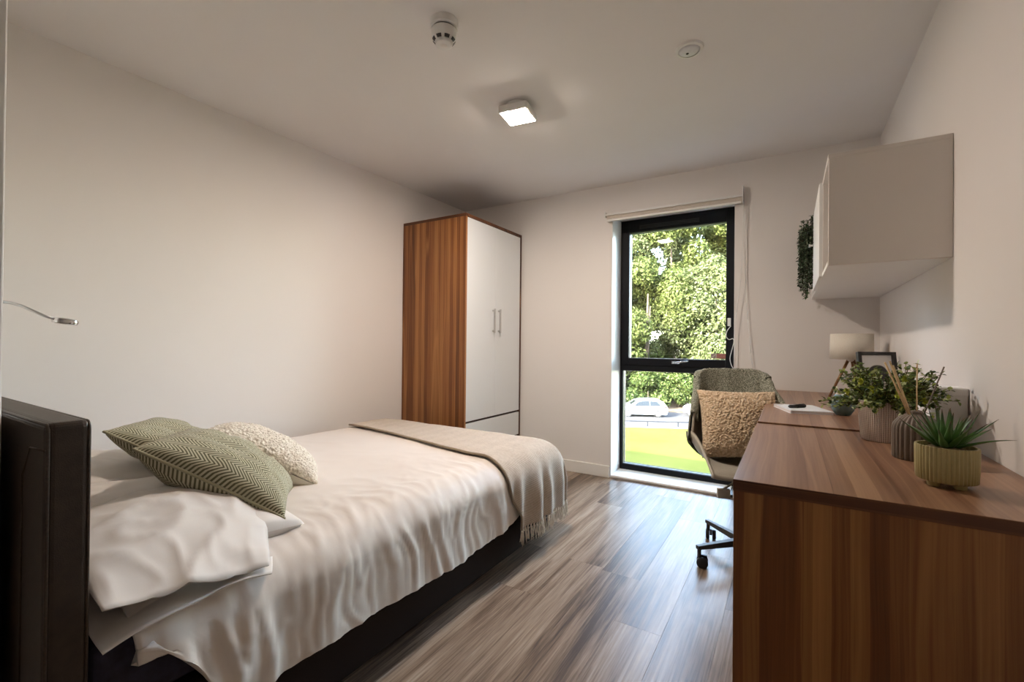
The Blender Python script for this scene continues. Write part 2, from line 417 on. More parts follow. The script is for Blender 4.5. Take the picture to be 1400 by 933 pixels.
# ---- window
win = thing('window_1', (WX0, WYF, WZ0), kind='structure'); tag(win, 'tall black framed window with opening upper sash and fixed lower pane', kind='structure')
def frame_rect(mb, x0, x1, z0, z1, y0, y1, l, r, bt, t):
    mb.box(x0, x0 + l, y0, y1, z0, z1); mb.box(x1 - r, x1, y0, y1, z0, z1)
    mb.box(x0 + l, x1 - r, y0, y1, z0, z0 + bt); mb.box(x0 + l, x1 - r, y0, y1, z1 - t, z1)
f0, f1 = WYF, WYF + .075
b = MB(); frame_rect(b, WX0, WX1, WZ0, WZ1, f0, f1, .026, .026, .052, .03)
b.build('frame', m_black, win, bevel=.002)
TZ0, TZ1 = .853, .905
MB().box(WX0 + .026, WX1 - .026, f0, f1, TZ0, TZ1).build('transom', m_black, win, bevel=.002)
sx0, sx1, sz0, sz1 = WX0 + .022, WX1 - .022, TZ1 - .004, WZ1 - .026
b = MB(); frame_rect(b, sx0, sx1, sz0, sz1, f0 - .012, f1 - .01, .056, .056, .058, .085)
sash = b.build('sash', m_black, win, bevel=.003)
MB().box(sx0 + .05, sx1 - .05, f0 + .028, f0 + .044, sz0 + .05, sz1 - .08).build('pane', m_glass, win)
MB().box(WX0 + .02, WX1 - .02, f0 + .028, f0 + .044, WZ0 + .045, TZ0 + .005).build('pane', m_glass, win)
# thin light spacer bars round the panes
def spacer(x0, x1, z0, z1, y):
    b = MB(); frame_rect(b, x0, x1, z0, z1, y, y + .006, .004, .004, .004, .004); b.build('glazing_bead', m_steel, win)
spacer(sx0 + .055, sx1 - .055, sz0 + .057, sz1 - .084, f0 + .020)
spacer(WX0 + .0255, WX1 - .0255, WZ0 + .0515, TZ0 + .0005, f0 + .020)
# trickle vent slots on top rail
b = MB()
for k in range(3): b.box(-1.06, -.60, f0 - .020 - .003 * k, f0 - .010, sz1 - .036 - .012 * k, sz1 - .030 - .012 * k)
b.build('trickle_vent', m_blackpl, win, bevel=.001)
# chrome handle at the bottom of the opening sash
b = MB(); b.box(-.795, -.735, f0 - .026, f0 - .011, .922, .942); b.tube([(-.765, f0 - .024, .932), (-.765, f0 - .05, .934)], .008, 10)
b.tube([(-.772, f0 - .05, .934), (-.72, f0 - .052, .938), (-.668, f0 - .046, .945)], [.0075, .007, .005], 10)
b.build('window_handle', m_chrome, win, smooth=True)
# safety restrictor: white block with looping cable
b = MB(); b.box(sx1 - .043, sx1 - .021, f0 - .032, f0 - .011, 1.215, 1.275)
rs = b.build('restrictor', m_whitepl, win, bevel=.003)
pts = []
import_pts = [(-.373, 1.216), (-.398, 1.18), (-.405, 1.14), (-.385, 1.115), (-.360, 1.122), (-.352, 1.10), (-.365, 1.04), (-.378, .975), (-.368, .925), (-.352, .895)]
for k in range(len(import_pts) - 1):
    for t in (0, .25, .5, .75):
        p0 = import_pts[max(k - 1, 0)]; p1 = import_pts[k]; p2 = import_pts[k + 1]; p3 = import_pts[min(k + 2, len(import_pts) - 1)]
        q = [0.5 * (2 * p1[j] + (p2[j] - p0[j]) * t + (2 * p0[j] - 5 * p1[j] + 4 * p2[j] - p3[j]) * t * t + (3 * p1[j] - p0[j] - 3 * p2[j] + p3[j]) * t ** 3) for j in (0, 1)]
        pts.append((q[0], f0 - .024, q[1]))
MB().tube(pts, .0028, 8).build('restrictor_cable', m_whitepl, rs, smooth=True)
# sticker in lower corner of upper pane
def sticker():
    M = Mat('sticker_print'); uv = M.sep(M.coord('UV'))
    dx = M.math('MULTIPLY', M.math('SUBTRACT', uv[0], 0.16), 3.4); dy = M.math('SUBTRACT', uv[1], 0.5)
    rr = M.math('SQRT', M.math('ADD', M.math('MULTIPLY', dx, dx), M.math('MULTIPLY', dy, dy)))
    ring = M.math('LESS_THAN', M.math('ABSOLUTE', M.math('SUBTRACT', rr, 0.36)), 0.06)
    slash = M.math('MULTIPLY', M.math('LESS_THAN', M.math('ABSOLUTE', M.math('ADD', dx, dy)), 0.07), M.math('LESS_THAN', rr, 0.36))
    mark = M.math('MAXIMUM', ring, slash)
    left = M.math('LESS_THAN', uv[0], 0.33)
    rows = M.math('GREATER_THAN', M.math('PINGPONG', M.math('MULTIPLY', uv[1], 3.0), 0.5), 0.36)
    brk = M.math('GREATER_THAN', M.noise(M.comb(M.math('MULTIPLY', uv[0], 40.0), M.math('FLOOR', M.math('MULTIPLY', uv[1], 3.0)), 0), 1.0, 1), 0.42)
    txt = M.math('MULTIPLY', rows, brk)
    cl = M.mix(mark, (0.62, 0.55, 0.50), (0.10, 0.03, 0.03)); cr = M.mix(M.math('MULTIPLY', txt, 0.7), (0.36, 0.10, 0.085), (0.7, 0.55, 0.5))
    return M.bsdf(M.mix(left, cr, cl), 0.5)
MB().add([(-.515, f0 + .026, .970), (-.398, f0 + .026, .970), (-.398, f0 + .026, 1.008), (-.515, f0 + .026, 1.008)], [(0, 1, 2, 3)], [(0, 0), (1, 0), (1, 1), (0, 1)]).build('sticker', sticker(), win, solid=.001)
# sill board with rounded nose
b = MB(); prof = [(WYF + .002, .002), (YF + .012, .002)] + [(YF + .010 - .012 * math.sin(a), .013 - .011 * math.cos(a)) for a in [PI * k / 8 for k in range(9)]] + [(WYF + .002, .026)]
n = len(prof); sa, sb = WX0 + .002, WX1 - .03
vsl = [(sa, p[0], p[1]) for p in prof] + [(sb, p[0], p[1]) for p in prof]
b.add(vsl, [(k, (k + 1) % n, n + (k + 1) % n, n + k) for k in range(n)] + [tuple(range(n - 1, -1, -1)), tuple(range(n, 2 * n))])
b.build('window_sill', m_white, win)
# white reveal linings inside the opening
b = MB(); b.box(WX0 - .001, WX0 + .003, YF, WYF, .0, WZ1); b.box(WX1 - .003, WX1 + .001, YF, WYF, .0, WZ1); b.box(WX0, WX1, YF, WYF, WZ1 - .003, WZ1 + .001)
b.build('reveal_lining', m_white, win)
MB().box(WX1 - .03, WX1 - .003, YF + .004, WYF, .001, .022).build('sill_end_seal', m_blackpl, win)

# ================================================================== BLIND
bl = thing('roller_blind', (-.77, YF, 2.07), 'rolled up beige roller blind with white headrail above the window', 'blind')
bx0, bx1 = -1.262, -.283
MB().box(bx0, bx1, YF - .052, YF - .002, 2.098, 2.112).build('headrail', m_whitepl, bl, bevel=.002)
b = MB(); b.tube([(bx0 + .012, YF - .03, 2.078), (bx1 - .002, YF - .03, 2.078)], .0235, 20); b.build('fabric_roll', plain('blind_fabric', (0.56, 0.50, 0.44), 0.9, bscale=200, var=.08), bl, angle=40)
MB().box(bx0 + .012, bx1 - .004, YF - .054, YF - .046, 2.052, 2.066).build('bottom_bar', m_trim, bl, bevel=.002)
MB().box(bx0 - .006, bx0, YF - .056, YF, 2.088, 2.128).build('bracket', m_whitepl, bl, bevel=.002)
MB().box(bx1, bx1 + .007, YF - .06, YF, 2.06, 2.170).build('bracket', m_whitepl, bl, bevel=.002)
def chain(pts_, nm):
    b = MB()
    for k in range(len(pts_) - 1):
        b.tube([pts_[k], pts_[k + 1]], .0022, 6)
    b.build(nm, m_whitepl, bl, smooth=True)
chain([(-.276, YF - .045, 2.08), (-.283, YF - .045, 1.6), (-.315, YF - .04, 1.3), (-.328, YF - .035, 1.15), (-.325, YF - .03, .93)], 'pull_chain')
chain([(-.274, YF - .02, 2.08), (-.262, YF - .02, 1.5), (-.247, YF - .02, 1.25), (-.226, YF - .02, 1.02), (-.214, YF - .02, .90)], 'pull_chain')

# ================================================================== CEILING FITTINGS
def ceiling_light(x, y, mat, label):
    t = thing('ceiling_light', (x, y, ZC), label, 'ceiling light')
    MB().lathe((x, y, ZC), [(.055, -.026), (.062, -.022), (.062, 0)], 32).build('base', m_whitepl, t, angle=40)
    MB().box(x - .080, x + .080, y - .080, y + .080, ZC - .064, ZC - .024).build('housing', m_whitepl, t, bevel=.006, seg=3)
    MB().box(x - .072, x + .072, y - .072, y + .072, ZC - .0665, ZC - .060).build('diffuser', mat, t, bevel=.002, seg=1)
    return t
cl = ceiling_light(-1.255, 2.085, m_lamp, 'lit square opal light on the ceiling between bed and window')
cl.rotation_euler = (0, 0, math.radians(8))


x, y = -1.185, 1.39
sd = thing('smoke_detector', (x, y, ZC), 'white round smoke detector with dark vents on the ceiling', 'smoke detector')
MB().lathe((x, y, ZC), [(.052, -.030), (.056, -.026), (.056, 0)], 40).build('mounting_base', m_whitepl, sd, angle=40)
MB().lathe((x, y, ZC), [(.045, -.038), (.045, -.029)], 40).build('shadow_ring', m_greypl, sd, angle=40)
MB().lathe((x, y, ZC), [(.036, -.082), (.044, -.074), (.050, -.060), (.050, -.037)], 40, capt=True).build('sensor_body', m_whitepl, sd, angle=40)
MB().lathe((x, y, ZC), [(.026, -.098), (.033, -.094), (.036, -.081)], 40, capt=True).build('sensor_cap', m_whitepl, sd, angle=40)
for k in range(8):
    a = 2 * PI * k / 8 + .2; a2 = .24
    vs_ = []
    for da in (-a2, 0, a2):
        for rr, zz in ((.0375, -.0835), (.0455, -.0740)):
            vs_.append((x + rr * math.cos(a + da), y + rr * math.sin(a + da), ZC + zz))
    MB().add(vs_, [(0, 1, 3, 2), (2, 3, 5, 4)]).build('vent', m_blackpl, sd, solid=.002)
MB().lathe((x, y, ZC), [(.010, -.1005), (.014, -.0985), (.014, -.096)], 24, capt=True).build('test_button', m_trim, sd, angle=40)

x, y = -.378, 2.062
sp = thing('ceiling_sensor', (x, y, ZC), 'flat round white disc sensor set into the ceiling near the window', 'sensor')
MB().lathe((x, y, ZC), [(.045, -.010), (.056, -.008), (.060, 0)], 48, capb=False).build('rim', m_whitepl, sp, angle=50)
MB().lathe((x, y, ZC), [(.012, -.0165), (.034, -.014), (.044, -.007), (.0445, -.002)], 48).build('cover', plain('pale_grey_plastic', (0.66, 0.66, 0.68), .4), sp, angle=50)
MB().lathe((x - .008, y + .004, ZC), [(.004, -.019), (.007, -.016)], 20, capt=True).build('lens', m_blackpl, sp, smooth=True)

# ================================================================== BED
BX0, BX1, BY0, BY1, BZ = -2.53, -1.175, .33, 2.355, .50
bed = thing('bed', (-1.85, BY0, 0), 'double bed with dark brown leather headboard and dark divan base', 'bed')
MB().box(BX0, BX1, BY0, BY1 - .01, .012, .285).build('divan_base', m_divan, bed, bevel=.02, seg=3)
for fx in (BX0 + .12, BX1 - .12):
    for fy in (BY0 + .15, BY1 - .15):
        MB().lathe((fx, fy, 0), [(.022, 0), (.026, .02)], 16, capt=True).build('castor_foot', m_blackpl, bed)
hb = MB().box(-2.56, -1.160, .262, .327, .0, .914).build('headboard', m_leather, bed, bevel=.013, seg=4)
def pipe_loop(y, nm='piping'):
    r = .013; x0, x1, z0, z1 = -2.556, -1.1635, .004, .9105
    p = [(x1, y, z0)] + [(x1 - r + r * math.cos(a), y, z1 - r + r * math.sin(a)) for a in [PI / 2 * k / 5 for k in range(6)]] + [(x0, y, z1), (x0, y, z0)]
    MB().tube(p, .0032, 8).build(nm, m_piping, hb, smooth=True)
pipe_loop(.3235); pipe_loop(.2660)
MB().tube([(-1.30, .2615, 0.02), (-1.30, .2615, .80), (-1.25, .2615, .86), (-1.165, .2615, .865)], .0022, 6).build('back_seam', m_piping, hb, smooth=True)
mt = MB().box(BX0 + .01, BX1 - .008, BY0 + .004, BY1 - .02, .285, .455).build('mattress', m_mattress, None, bevel=.03, seg=4, org=(-1.85, 1.3, .285))
tag(mt, 'dark navy mattress showing beside the headboard under the bedding', 'mattress')

# ---- drape surface over the bed: s across (right hem -> left hem), t along (head -> foot)
def side_profile(d, hang):
    """distance d from right hem along the section -> (x offset from BX1 outward, drop below top)"""
    r1, r2 = .13, .10                      # horizontal/vertical radius of the soft shoulder
    L1 = max(hang - r2, 0.01); arc = 0.5 * PI * math.sqrt((r1 * r1 + r2 * r2) / 2)
    if d < L1: return .035, hang - d
    if d < L1 + arc:
        a = (d - L1) / arc * PI / 2
        return .035 - r1 * (1 - math.cos(a)), r2 * (1 - math.sin(a))
    return .035 - r1 - (d - L1 - arc), 0.0
def sect_len(hang): return max(hang - .10, .01) + 0.5 * PI * math.sqrt((.13 ** 2 + .10 ** 2) / 2)
def foot_profile(y):
    """unrolled y -> (y, drop)"""
    ye = BY1 + .02; r1, r2 = .10, .09; arc = 0.5 * PI * math.sqrt((r1 * r1 + r2 * r2) / 2)
    if y < ye - r1: return y, 0.0
    if y < ye - r1 + arc:
        a = (y - ye + r1) / arc * PI / 2
        return ye - r1 + r1 * math.sin(a), r2 * (1 - math.cos(a))
    return ye, r2 + (y - ye + r1 - arc)
TOPW = (BX1 + .035 - .13) - (BX0 - .01 + .10)      # flat width on top
def drape(d_right, hang, y, off=0.0, top=BZ):
    """d_right measured from right hem; returns Vector"""
    Lr = sect_len(hang)
    if d_right <= Lr + TOPW:
        ox, dr = side_profile(d_right, hang); x = BX1 + ox
        nx, nzv = (1, 0) if dr > .10 else ((0, 1) if dr <= 0 else (dr / .10, 1 - dr / .10))
    else:
        e = d_right - Lr - TOPW; a = min(e / .157, 1.0) * PI / 2
        x = BX0 - .01 + .10 - .10 * math.sin(a); dr = .10 * (1 - math.cos(a)) + max(0, e - .157); nx, nzv = -math.sin(a), math.cos(a)
    yy, dy = foot_profile(y)
    drop = (dr ** 3 + dy ** 3) ** (1 / 3)
    ny = min(dy / .09, 1.0)
    m = math.sqrt(nx * nx + nzv * nzv * (1 - ny * .9) ** 2 + ny * ny) or 1
    return Vector((x + off * nx / m, yy + off * ny / m, top - drop + off * nzv * (1 - ny * .9) / m)), dr, dy
def hem_drop(y):
    k = ss(.40, .62, y)
    base = .065 + (.305 - .065) * k
    return base + .012 * math.sin(y * 5.1 + .6) + .010 * nz(y * 9.0, 4.2) - .02 * ss(1.7, 2.0, y) + .02 * ss(2.0, 2.3, y)
def duvet_fn(a, bb):
    y = .395 + bb * (2.62 - .395)
    hang = hem_drop(min(y, 2.3))
    LL = sect_len(hang) + TOPW + .157 + .10
    # finer sampling near the visible right side
    d = LL * (a ** 1.35)
    P, dr, dy = drape(d, hang, y)
    calm = 1 - .6 * ss(1.72, 1.92, y)
    rg = lambda *q: (1 - min(1.0, 2.2 * abs(nz(*q)))) ** 2
    g = ss(.0, .15, dr)
    msk = .35 + .9 * max(0.0, nz(y * 2.3, 17.0) + .45)
    wy = y + .05 * nz(y * 3.0, dr * 5.0, 2.0) + .06 * dr * nz(y * 1.7, 9.0)
    rip = .016 * rg(wy * 4.6, dr * 1.3, 2.0) * msk + .011 * rg(wy * 10.5 + 3, dr * 2.2, 7.0) + .005 * rg(wy * 24.0, dr * 6.0, 3.0) + .012 * nz(wy * 3.1, dr * 2.0, 11.0)
    P.x += .78 * rip * g * calm
    # puckers running from the shoulder on to the top
    sx = P.x - (BX1 - .06)
    pk = math.exp(-(sx / .15) ** 2)
    wv = y + .35 * sx * nz(y * 2.0, 5.5)
    P.z += .7 * pk * calm * (.007 * rg(wv * 6.0, sx * 3.0, 5.0) + .005 * rg(wv * 15.0, sx * 7.0, 8.0) - .004)
    tp = 1 - ss(0, .05, dr)
    P.z += tp * (.006 * nz(P.x * 3.0, y * 3.0, 1.5) + .003 * nz(P.x * 7.0 + y * 3, y * 6.0, 6.5))
    P.z += tp * calm * .6 * (.0035 * rg(P.x * 2.6 + y * 1.9, y * 3.1 - P.x, 12.0) + .0022 * rg(P.x * 7 - y * 3, y * 7 + P.x * 2, 15.0))
    P.z += tp * .010 * ss(.75, .5, y) * rg(P.x * 4, y * 6, 22.0)
    return P
d = MB().grid(duvet_fn, 230, 210, uv=lambda a, b_: (a * 2, b_ * 2)).build('duvet', m_duvet, None, smooth=True, org=(-1.85, 1.4, .285))
md = d.modifiers.new('thickness', 'SOLIDIFY'); md.thickness = .012; md.offset = -1
tag(d, 'cream satin duvet spread over the bed and hanging down its side', 'duvet')

# ---- throw at the foot
def throw_edge(dn, hang_ref):   # near edge y as the throw crosses the bed (dn 0 = right hem, 1 = far left)
    if dn < .16: return 1.925 - .13 * ss(0, .16, dn)
    return 1.795 + .19 * ss(.16, 1.0, dn)
TH = .335
def throw_pt(a, y, off):
    P, dr, dy = drape(a, TH, y, off)
    g = ss(.02, .22, dr)
    P.x += g * (.016 * nz(y * 9.0, 31.0, dr) + .011 * math.sin(y * 47 + 3 * nz(y * 5, 3.0)) + .018)
    P.y += g * .02 * nz(y * 6.0, 9.0)
    P.z += (1 - g) * .004 * nz(P.x * 8, y * 8, 20.0)
    P.z -= ss(.12, .33, dr) * .02 * nz(y * 5, 44.0)
    return P
THL = sect_len(TH) + TOPW + .02
def throw_fn(a, bb):
    d_ = THL * a; y0 = throw_edge(a, TH); y1 = 2.47 + .02 * nz(a * 5, 2.2)
    return throw_pt(d_, y0 + (y1 - y0) * bb, .027)
thr = thing('throw_blanket', (-1.85, 2.15, BZ), 'beige woven throw with cream fringe across the foot of the bed', 'throw')
th = MB().grid(throw_fn, 150, 70, uv=lambda a, b_: (a, b_ * .35)).build('blanket', m_throw, thr, smooth=True)
md = th.modifiers.new('thickness', 'SOLIDIFY'); md.thickness = .007; md.offset = 0
# rolled edge at the near side
MB().tube([throw_fn(k / 60, 0.0) + Vector((0, -.002, .001)) for k in range(61)], .0065, 8).build('hem_edge', weave('throw_edge_weave', (0.30, 0.235, 0.17), (0.56, 0.47, 0.37)), thr, smooth=True)
b = MB()
for k in range(34):
    bb = (k + .5) / 34; p = throw_fn(0.0, bb)
    for j in range(4):
        ex = Vector((random.uniform(-.006, .014), random.uniform(-.012, .012), -random.uniform(.055, .085)))
        b.tube([p + Vector((0, 0, .006)), p + ex * .25, p + ex * .6 + Vector((random.uniform(-.004, .004), random.uniform(-.005, .005), 0)), p + ex], [.004, .0032, .0026, .0016], 5)
    b.tube([p + Vector((0, 0, -.008)), p + Vector((.001, 0, -.014)), p + Vector((0, 0, -.021))], [.004, .0075, .004], 7)
b.build('fringe', m_fringe, thr, smooth=True)

# ---- cushions and pillows
def cushion(name, w, h, t, M4, mats, nu=60, nv=60, fluff=0.0, pinch=.07, wrinkle=.006, seed=0.0, parent=None, sag=0.0, power=.42, piping=None):
    mb = MB()
    def pt(u, v, sgn):
        e = max((1 - u * u) * (1 - v * v), 0.0)
        x_ = .5 * w * u * (1 - pinch * (1 - v * v)); y_ = .5 * h * v * (1 - pinch * (1 - u * u))
        z_ = sgn * .5 * t * e ** power
        k = e ** .5
        z_ += wrinkle * k * nz(u * 2.4 + seed, v * 2.4, sgn * 3.0 + seed) + .5 * wrinkle * k * nz(u * 6 + seed, v * 6, sgn)
        # radiating corner creases
        cr = (abs(u) * abs(v)) ** 2
        z_ += wrinkle * .8 * cr * k * 2.0 * nz(math.atan2(v, u) * 7 + seed, sgn * 2.0, 1.0)
        if fluff and sgn > 0:
            q = Vector((x_, y_, z_)) * 150; q2 = Vector((x_, y_, z_)) * 100
            z_ += fluff * (noise.noise(q) * .7 + (1 - min(noise.voronoi(q2)[0][0], 1.0)) * .9 + .4) * min(1, k * 2 + .35)
            x_ += fluff * .6 * noise.noise(q + Vector((9, 3, 1))); y_ += fluff * .6 * noise.noise(q + Vector((2, 7, 5)))
        z_ += sag * (u * u)
        return M4 @ Vector((x_, y_, z_))
    f = lambda s_: math.sin(PI / 2 * (2 * s_ - 1)) * .35 + (2 * s_ - 1) * .65
    mb.cur = 0; mb.grid(lambda a, b_: pt(f(a), f(b_), 1), nu, nv)
    mb.cur = len(mats) - 1; mb.grid(lambda a, b_: pt(f(a), f(b_), -1), max(nu // 2, 24), max(nv // 2, 24), flip=True)
    o = mb.build(name, mats, parent, smooth=True, org=M4.translation)
    if piping is not None:
        loop = []
        for k in range(4):
            for j in range(24):
                q = -1 + 2 * j / 24
                u, v = [(q, -1), (1, q), (-q, 1), (-1, -q)][k]
                loop.append(pt(u, v, 1))
        loop.append(loop[0])
        mb2 = MB().tube(loop, .0042, 6, cap=False)
        mb2.build('piping', piping, o, smooth=True)
    return o
def frame4(c, U, V):
    U = Vector(U).normalized(); V = Vector(V); V = (V - U * V.dot(U)).normalized(); N = U.cross(V)
    c = Vector(c)
    return Matrix(((U.x, V.x, N.x, c.x), (U.y, V.y, N.y, c.y), (U.z, V.z, N.z, c.z), (0, 0, 0, 1)))
# pillows: long axis across the bed
p1 = cushion('pillow', .62, .50, .155, frame4((-1.545, .585, .565), (1, .03, -.05), (0, 1, -.12)), [m_pillow], 80, 70, wrinkle=.012, seed=3.3, pinch=.03, power=.36)
tag(p1, 'white satin pillow beside the open side of the bed with loose open hem', 'pillow')
p2 = cushion('pillow', .66, .50, .16, frame4((-2.20, .585, .575), (1, -.02, .02), (0, 1, -.12)), [m_pillow], 60, 60, wrinkle=.012, seed=8.1, pinch=.04, power=.36)
tag(p2, 'white pillow behind the two green cushions by the wall', 'pillow')
# open hem of the near pillowcase: an upper and a lower layer of cloth
def hem_upper(a, bb):
    y1 = .815 - .150 * bb ** 1.4; y = .336 + (y1 - .336) * a; v = 2 * a - 1
    k = bb ** 1.5; x = -1.50 + .372 * bb + .008 * nz(y * 9, bb * 2) * bb
    z0 = .582 + .070 * max(0.0, 1 - v * v) ** .40; z1 = .540 - .052 * a
    z = z0 * (1 - k) + z1 * k + .045 * math.sin(PI * bb) * (1 - a) ** .5 * .5
    rg = lambda *q: (1 - min(1.0, 2.2 * abs(nz(*q)))) ** 2
    z += .012 * (.3 + bb) * rg(y * 5 + bb * 1.5, bb * 2.0 - y, 5) + .005 * rg(y * 12, bb * 4, 8)
    return Vector((x, y, z))
def hem_lower(a, bb):
    y1 = .800 - .130 * bb ** 1.4; y = .337 + (y1 - .337) * a
    x = -1.40 + .276 * bb + .012 * nz(y * 8 + 4, bb * 2) * bb
    z = .520 - .058 * bb + .014 * a * bb + .010 * nz(y * 9 + 3, bb * 3, 9)
    z += .030 * math.sin(PI * a) * bb ** 2 * .7
    return Vector((x, y, z))
hu = MB().grid(hem_upper, 60, 30).build('open_hem', m_pillow, p1, smooth=True); md = hu.modifiers.new('t', 'SOLIDIFY'); md.thickness = .003
hl = MB().grid(hem_lower, 60, 30).build('under_flap', m_pillow, p1, smooth=True); md = hl.modifiers.new('t', 'SOLIDIFY'); md.thickness = .003

CU, CV = (-.785, .62, 0), (-.53, -.66, .53)
c1 = cushion('herringbone_cushion', .43, .45, .20, frame4((-1.555, .775, .645), CV, (.785, -.62, .12)), [m_herring], 80, 80, wrinkle=.012, seed=1.2, piping=m_greenpipe)
tag(c1, 'green herringbone cushion in front, tip resting on the duvet', 'cushion')
c2 = cushion('herringbone_cushion', .43, .45, .16, frame4((-1.985, .845, .640), CV, (.785, -.62, .08)), [m_herring], 70, 70, wrinkle=.012, seed=5.7, piping=m_greenpipe)
tag(c2, 'green herringbone cushion half hidden behind the other by the wall', 'cushion')
c3 = cushion('teddy_cushion', .46, .42, .19, frame4((-1.865, 1.075, .592), (-.53, -.66, .47), (.785, -.62, .17)), [m_fluff, m_bottom], 170, 170, fluff=.007, wrinkle=.006, seed=9.9)
tag(c3, 'cream fluffy cushion with smooth backing lying on the bed', 'cushion')

# ================================================================== READING LIGHT
rl = thing('reading_light', (-1.46, PY, 1.15), 'small chrome gooseneck reading light above the headboard', 'reading light')
MB().lathe((0, 0, 0), [(.022, 0), (.022, .012)], 24, capt=True).build('wall_plate', m_chrome, rl, smooth=False, local=True).rotation_euler = (-PI / 2, 0, 0)
gp = [(-1.46, PY + .012, 1.150), (-1.452, PY + .025, 1.149), (-1.44, PY + .040, 1.143), (-1.432, PY + .058, 1.132), (-1.428, PY + .075, 1.122), (-1.425, PY + .088, 1.117)]
MB().tube(gp, .0032, 10).build('gooseneck', m_steel, rl, smooth=True)
hd = Vector((-1.424, PY + .108, 1.1105)); ax = Vector((.10, 1, -.16)).normalized()
b = MB(); q = (Vector((0, 0, 1)) - ax * ax.z).normalized(); sd_ = ax.cross(q)
ring = lambda c_, ra, rb: [c_ + ax * ra * math.cos(2 * PI * k / 28) + sd_ * rb * math.sin(2 * PI * k / 28) for k in range(28)]
lay = [ring(hd + q * -.0045, .022, .017), ring(hd + q * .001, .0235, .0185), ring(hd + q * .006, .0215, .0165), ring(hd + q * .008, .012, .009)]
b.add([p for l_ in lay for p in l_], [(i_ * 28 + k, i_ * 28 + (k + 1) % 28, (i_ + 1) * 28 + (k + 1) % 28, (i_ + 1) * 28 + k) for i_ in range(3) for k in range(28)] + [tuple(range(27, -1, -1)), tuple(84 + k for k in range(28))])
b.build('lamp_head', m_chrome, rl, angle=50)
b = MB(); b.add(ring(hd + q * -.0052, .018, .0135), [tuple(range(27, -1, -1))]); b.build('lens', m_trim, rl, solid=.001)

# ================================================================== WARDROBE
wx0, wx1, wy0, wy1, wz = -2.705, -2.062, 2.692, 3.515, 2.045
w_ = thing('wardrobe', (-2.4, 3.1, 0), 'tall walnut wardrobe with white doors and drawers in the corner', 'wardrobe')
MB().box(wx0, wx1 - .001, wy0, wy0 + .02, 0, wz - .022).build('side_panel', m_woodZ, w_, bevel=.001)
MB().box(wx0, wx1 - .001, wy1 - .02, wy1, 0, wz - .022).build('side_panel', m_woodZ, w_, bevel=.001)
MB().box(wx0, wx1, wy0, wy1, wz - .022, wz).build('top_panel', m_woodX, w_, bevel=.001)
MB().box(wx0, wx0 + .006, wy0 + .02, wy1 - .02, .02, wz - .022).build('back_panel', m_darkgap, w_)
MB().box(wx0 + .006, wx1 - .03, wy0 + .02, wy1 - .02, .465, .48).build('shelf', m_darkgap, w_)
MB().box(wx0 + .006, wx1 - .012, wy0 + .02, wy1 - .02, .0, .045).build('plinth', m_darkgap, w_)
MB().box(wx1 - .05, wx1 - .022, wy0 + .02, wy1 - .02, .045, wz - .022).build('inner_face', m_darkgap, w_)
ym = (wy0 + wy1) / 2
def door(y0, y1, hy):
    dd = MB().box(wx1 - .021, wx1 - .003, y0, y1, .478, wz - .026).build('door', m_doorw, w_, bevel=.0015)
    b = MB(); b.box(wx1 + .016, wx1 + .024, hy - .009, hy + .009, 1.155, 1.352)
    b.box(wx1 - .004, wx1 + .018, hy - .006, hy + .006, 1.165, 1.178); b.box(wx1 - .004, wx1 + .018, hy - .006, hy + .006, 1.33, 1.343)
    b.build('handle', m_steel, dd, bevel=.002)
door(wy0 + .022, ym - .0012, ym - .042); door(ym + .0012, wy1 - .022, ym + .042)
MB().box(wx1 - .021, wx1 - .003, wy0 + .022, wy1 - .022, .262, .460).build('drawer', m_doorw, w_, bevel=.0015)
MB().box(wx1 - .021, wx1 - .003, wy0 + .022, wy1 - .022, .050, .244).build('drawer', m_doorw, w_, bevel=.0015)

# ================================================================== CABINET + DESK
DX0, DY0, DYM, DZ = -.107, 1.132, 2.003, .77
cb = thing('drawer_cabinet', (.18, 1.56, 0), 'walnut drawer cabinet with end panel, beside the desk', 'cabinet')
MB().box(DX0, XR - .001, DY0, DYM, DZ - .026, DZ).build('top', m_woodY, cb, bevel=.0008)
MB().box(DX0, XR - .001, DY0 - .0012, DY0, DZ - .0255, DZ - .0006).build('edge_band', m_woodX, cb)
MB().box(DX0 + .001, XR - .001, DY0 + .001, DY0 + .026, 0, DZ - .026).build('end_panel', m_woodZ, cb, bevel=.001)
MB().box(DX0 + .001, XR - .001, DYM - .026, DYM, 0, DZ - .026).build('end_panel', m_woodZ, cb, bevel=.001)
MB().box(XR - .012, XR - .002, DY0 + .026, DYM - .026, .0, DZ - .026).build('back_panel', m_darkgap, cb)
MB().box(DX0 + .04, XR - .012, DY0 + .026, DYM - .026, .0, .06).build('plinth', m_darkgap, cb)
MB().box(DX0 + .022, DX0 + .035, DY0 + .026, DYM - .026, .06, DZ - .026).build('inner_face', m_darkgap, cb)
for k in range(3):
    z0 = .064 + k * .227
    dr = MB().box(DX0 + .004, DX0 + .022, DY0 + .028, DYM - .028, z0, z0 + .222).build('drawer', m_doorw, cb, bevel=.0015)
    yc = (DY0 + DYM) / 2
    b = MB(); b.box(DX0 - .020, DX0 - .012, yc - .1, yc + .1, z0 + .16, z0 + .178)
    for e in (-.09, .077): b.box(DX0 - .014, DX0 + .005, yc + e, yc + e + .013, z0 + .163, z0 + .175)
    b.build('handle', m_steel, dr, bevel=.002)
dk = thing('desk', (.18, 2.76, 0), 'walnut desk running from the cabinet to the window wall', 'desk')
MB().box(DX0 + .003, XR - .001, DYM + .004, YF - .001, DZ - .020, DZ + .006).build('top', m_woodY, dk, bevel=.0012)
MB().box(DX0 + .02, XR - .001, YF - .030, YF - .004, 0, DZ - .020).build('end_panel', m_woodZ, dk, bevel=.001)
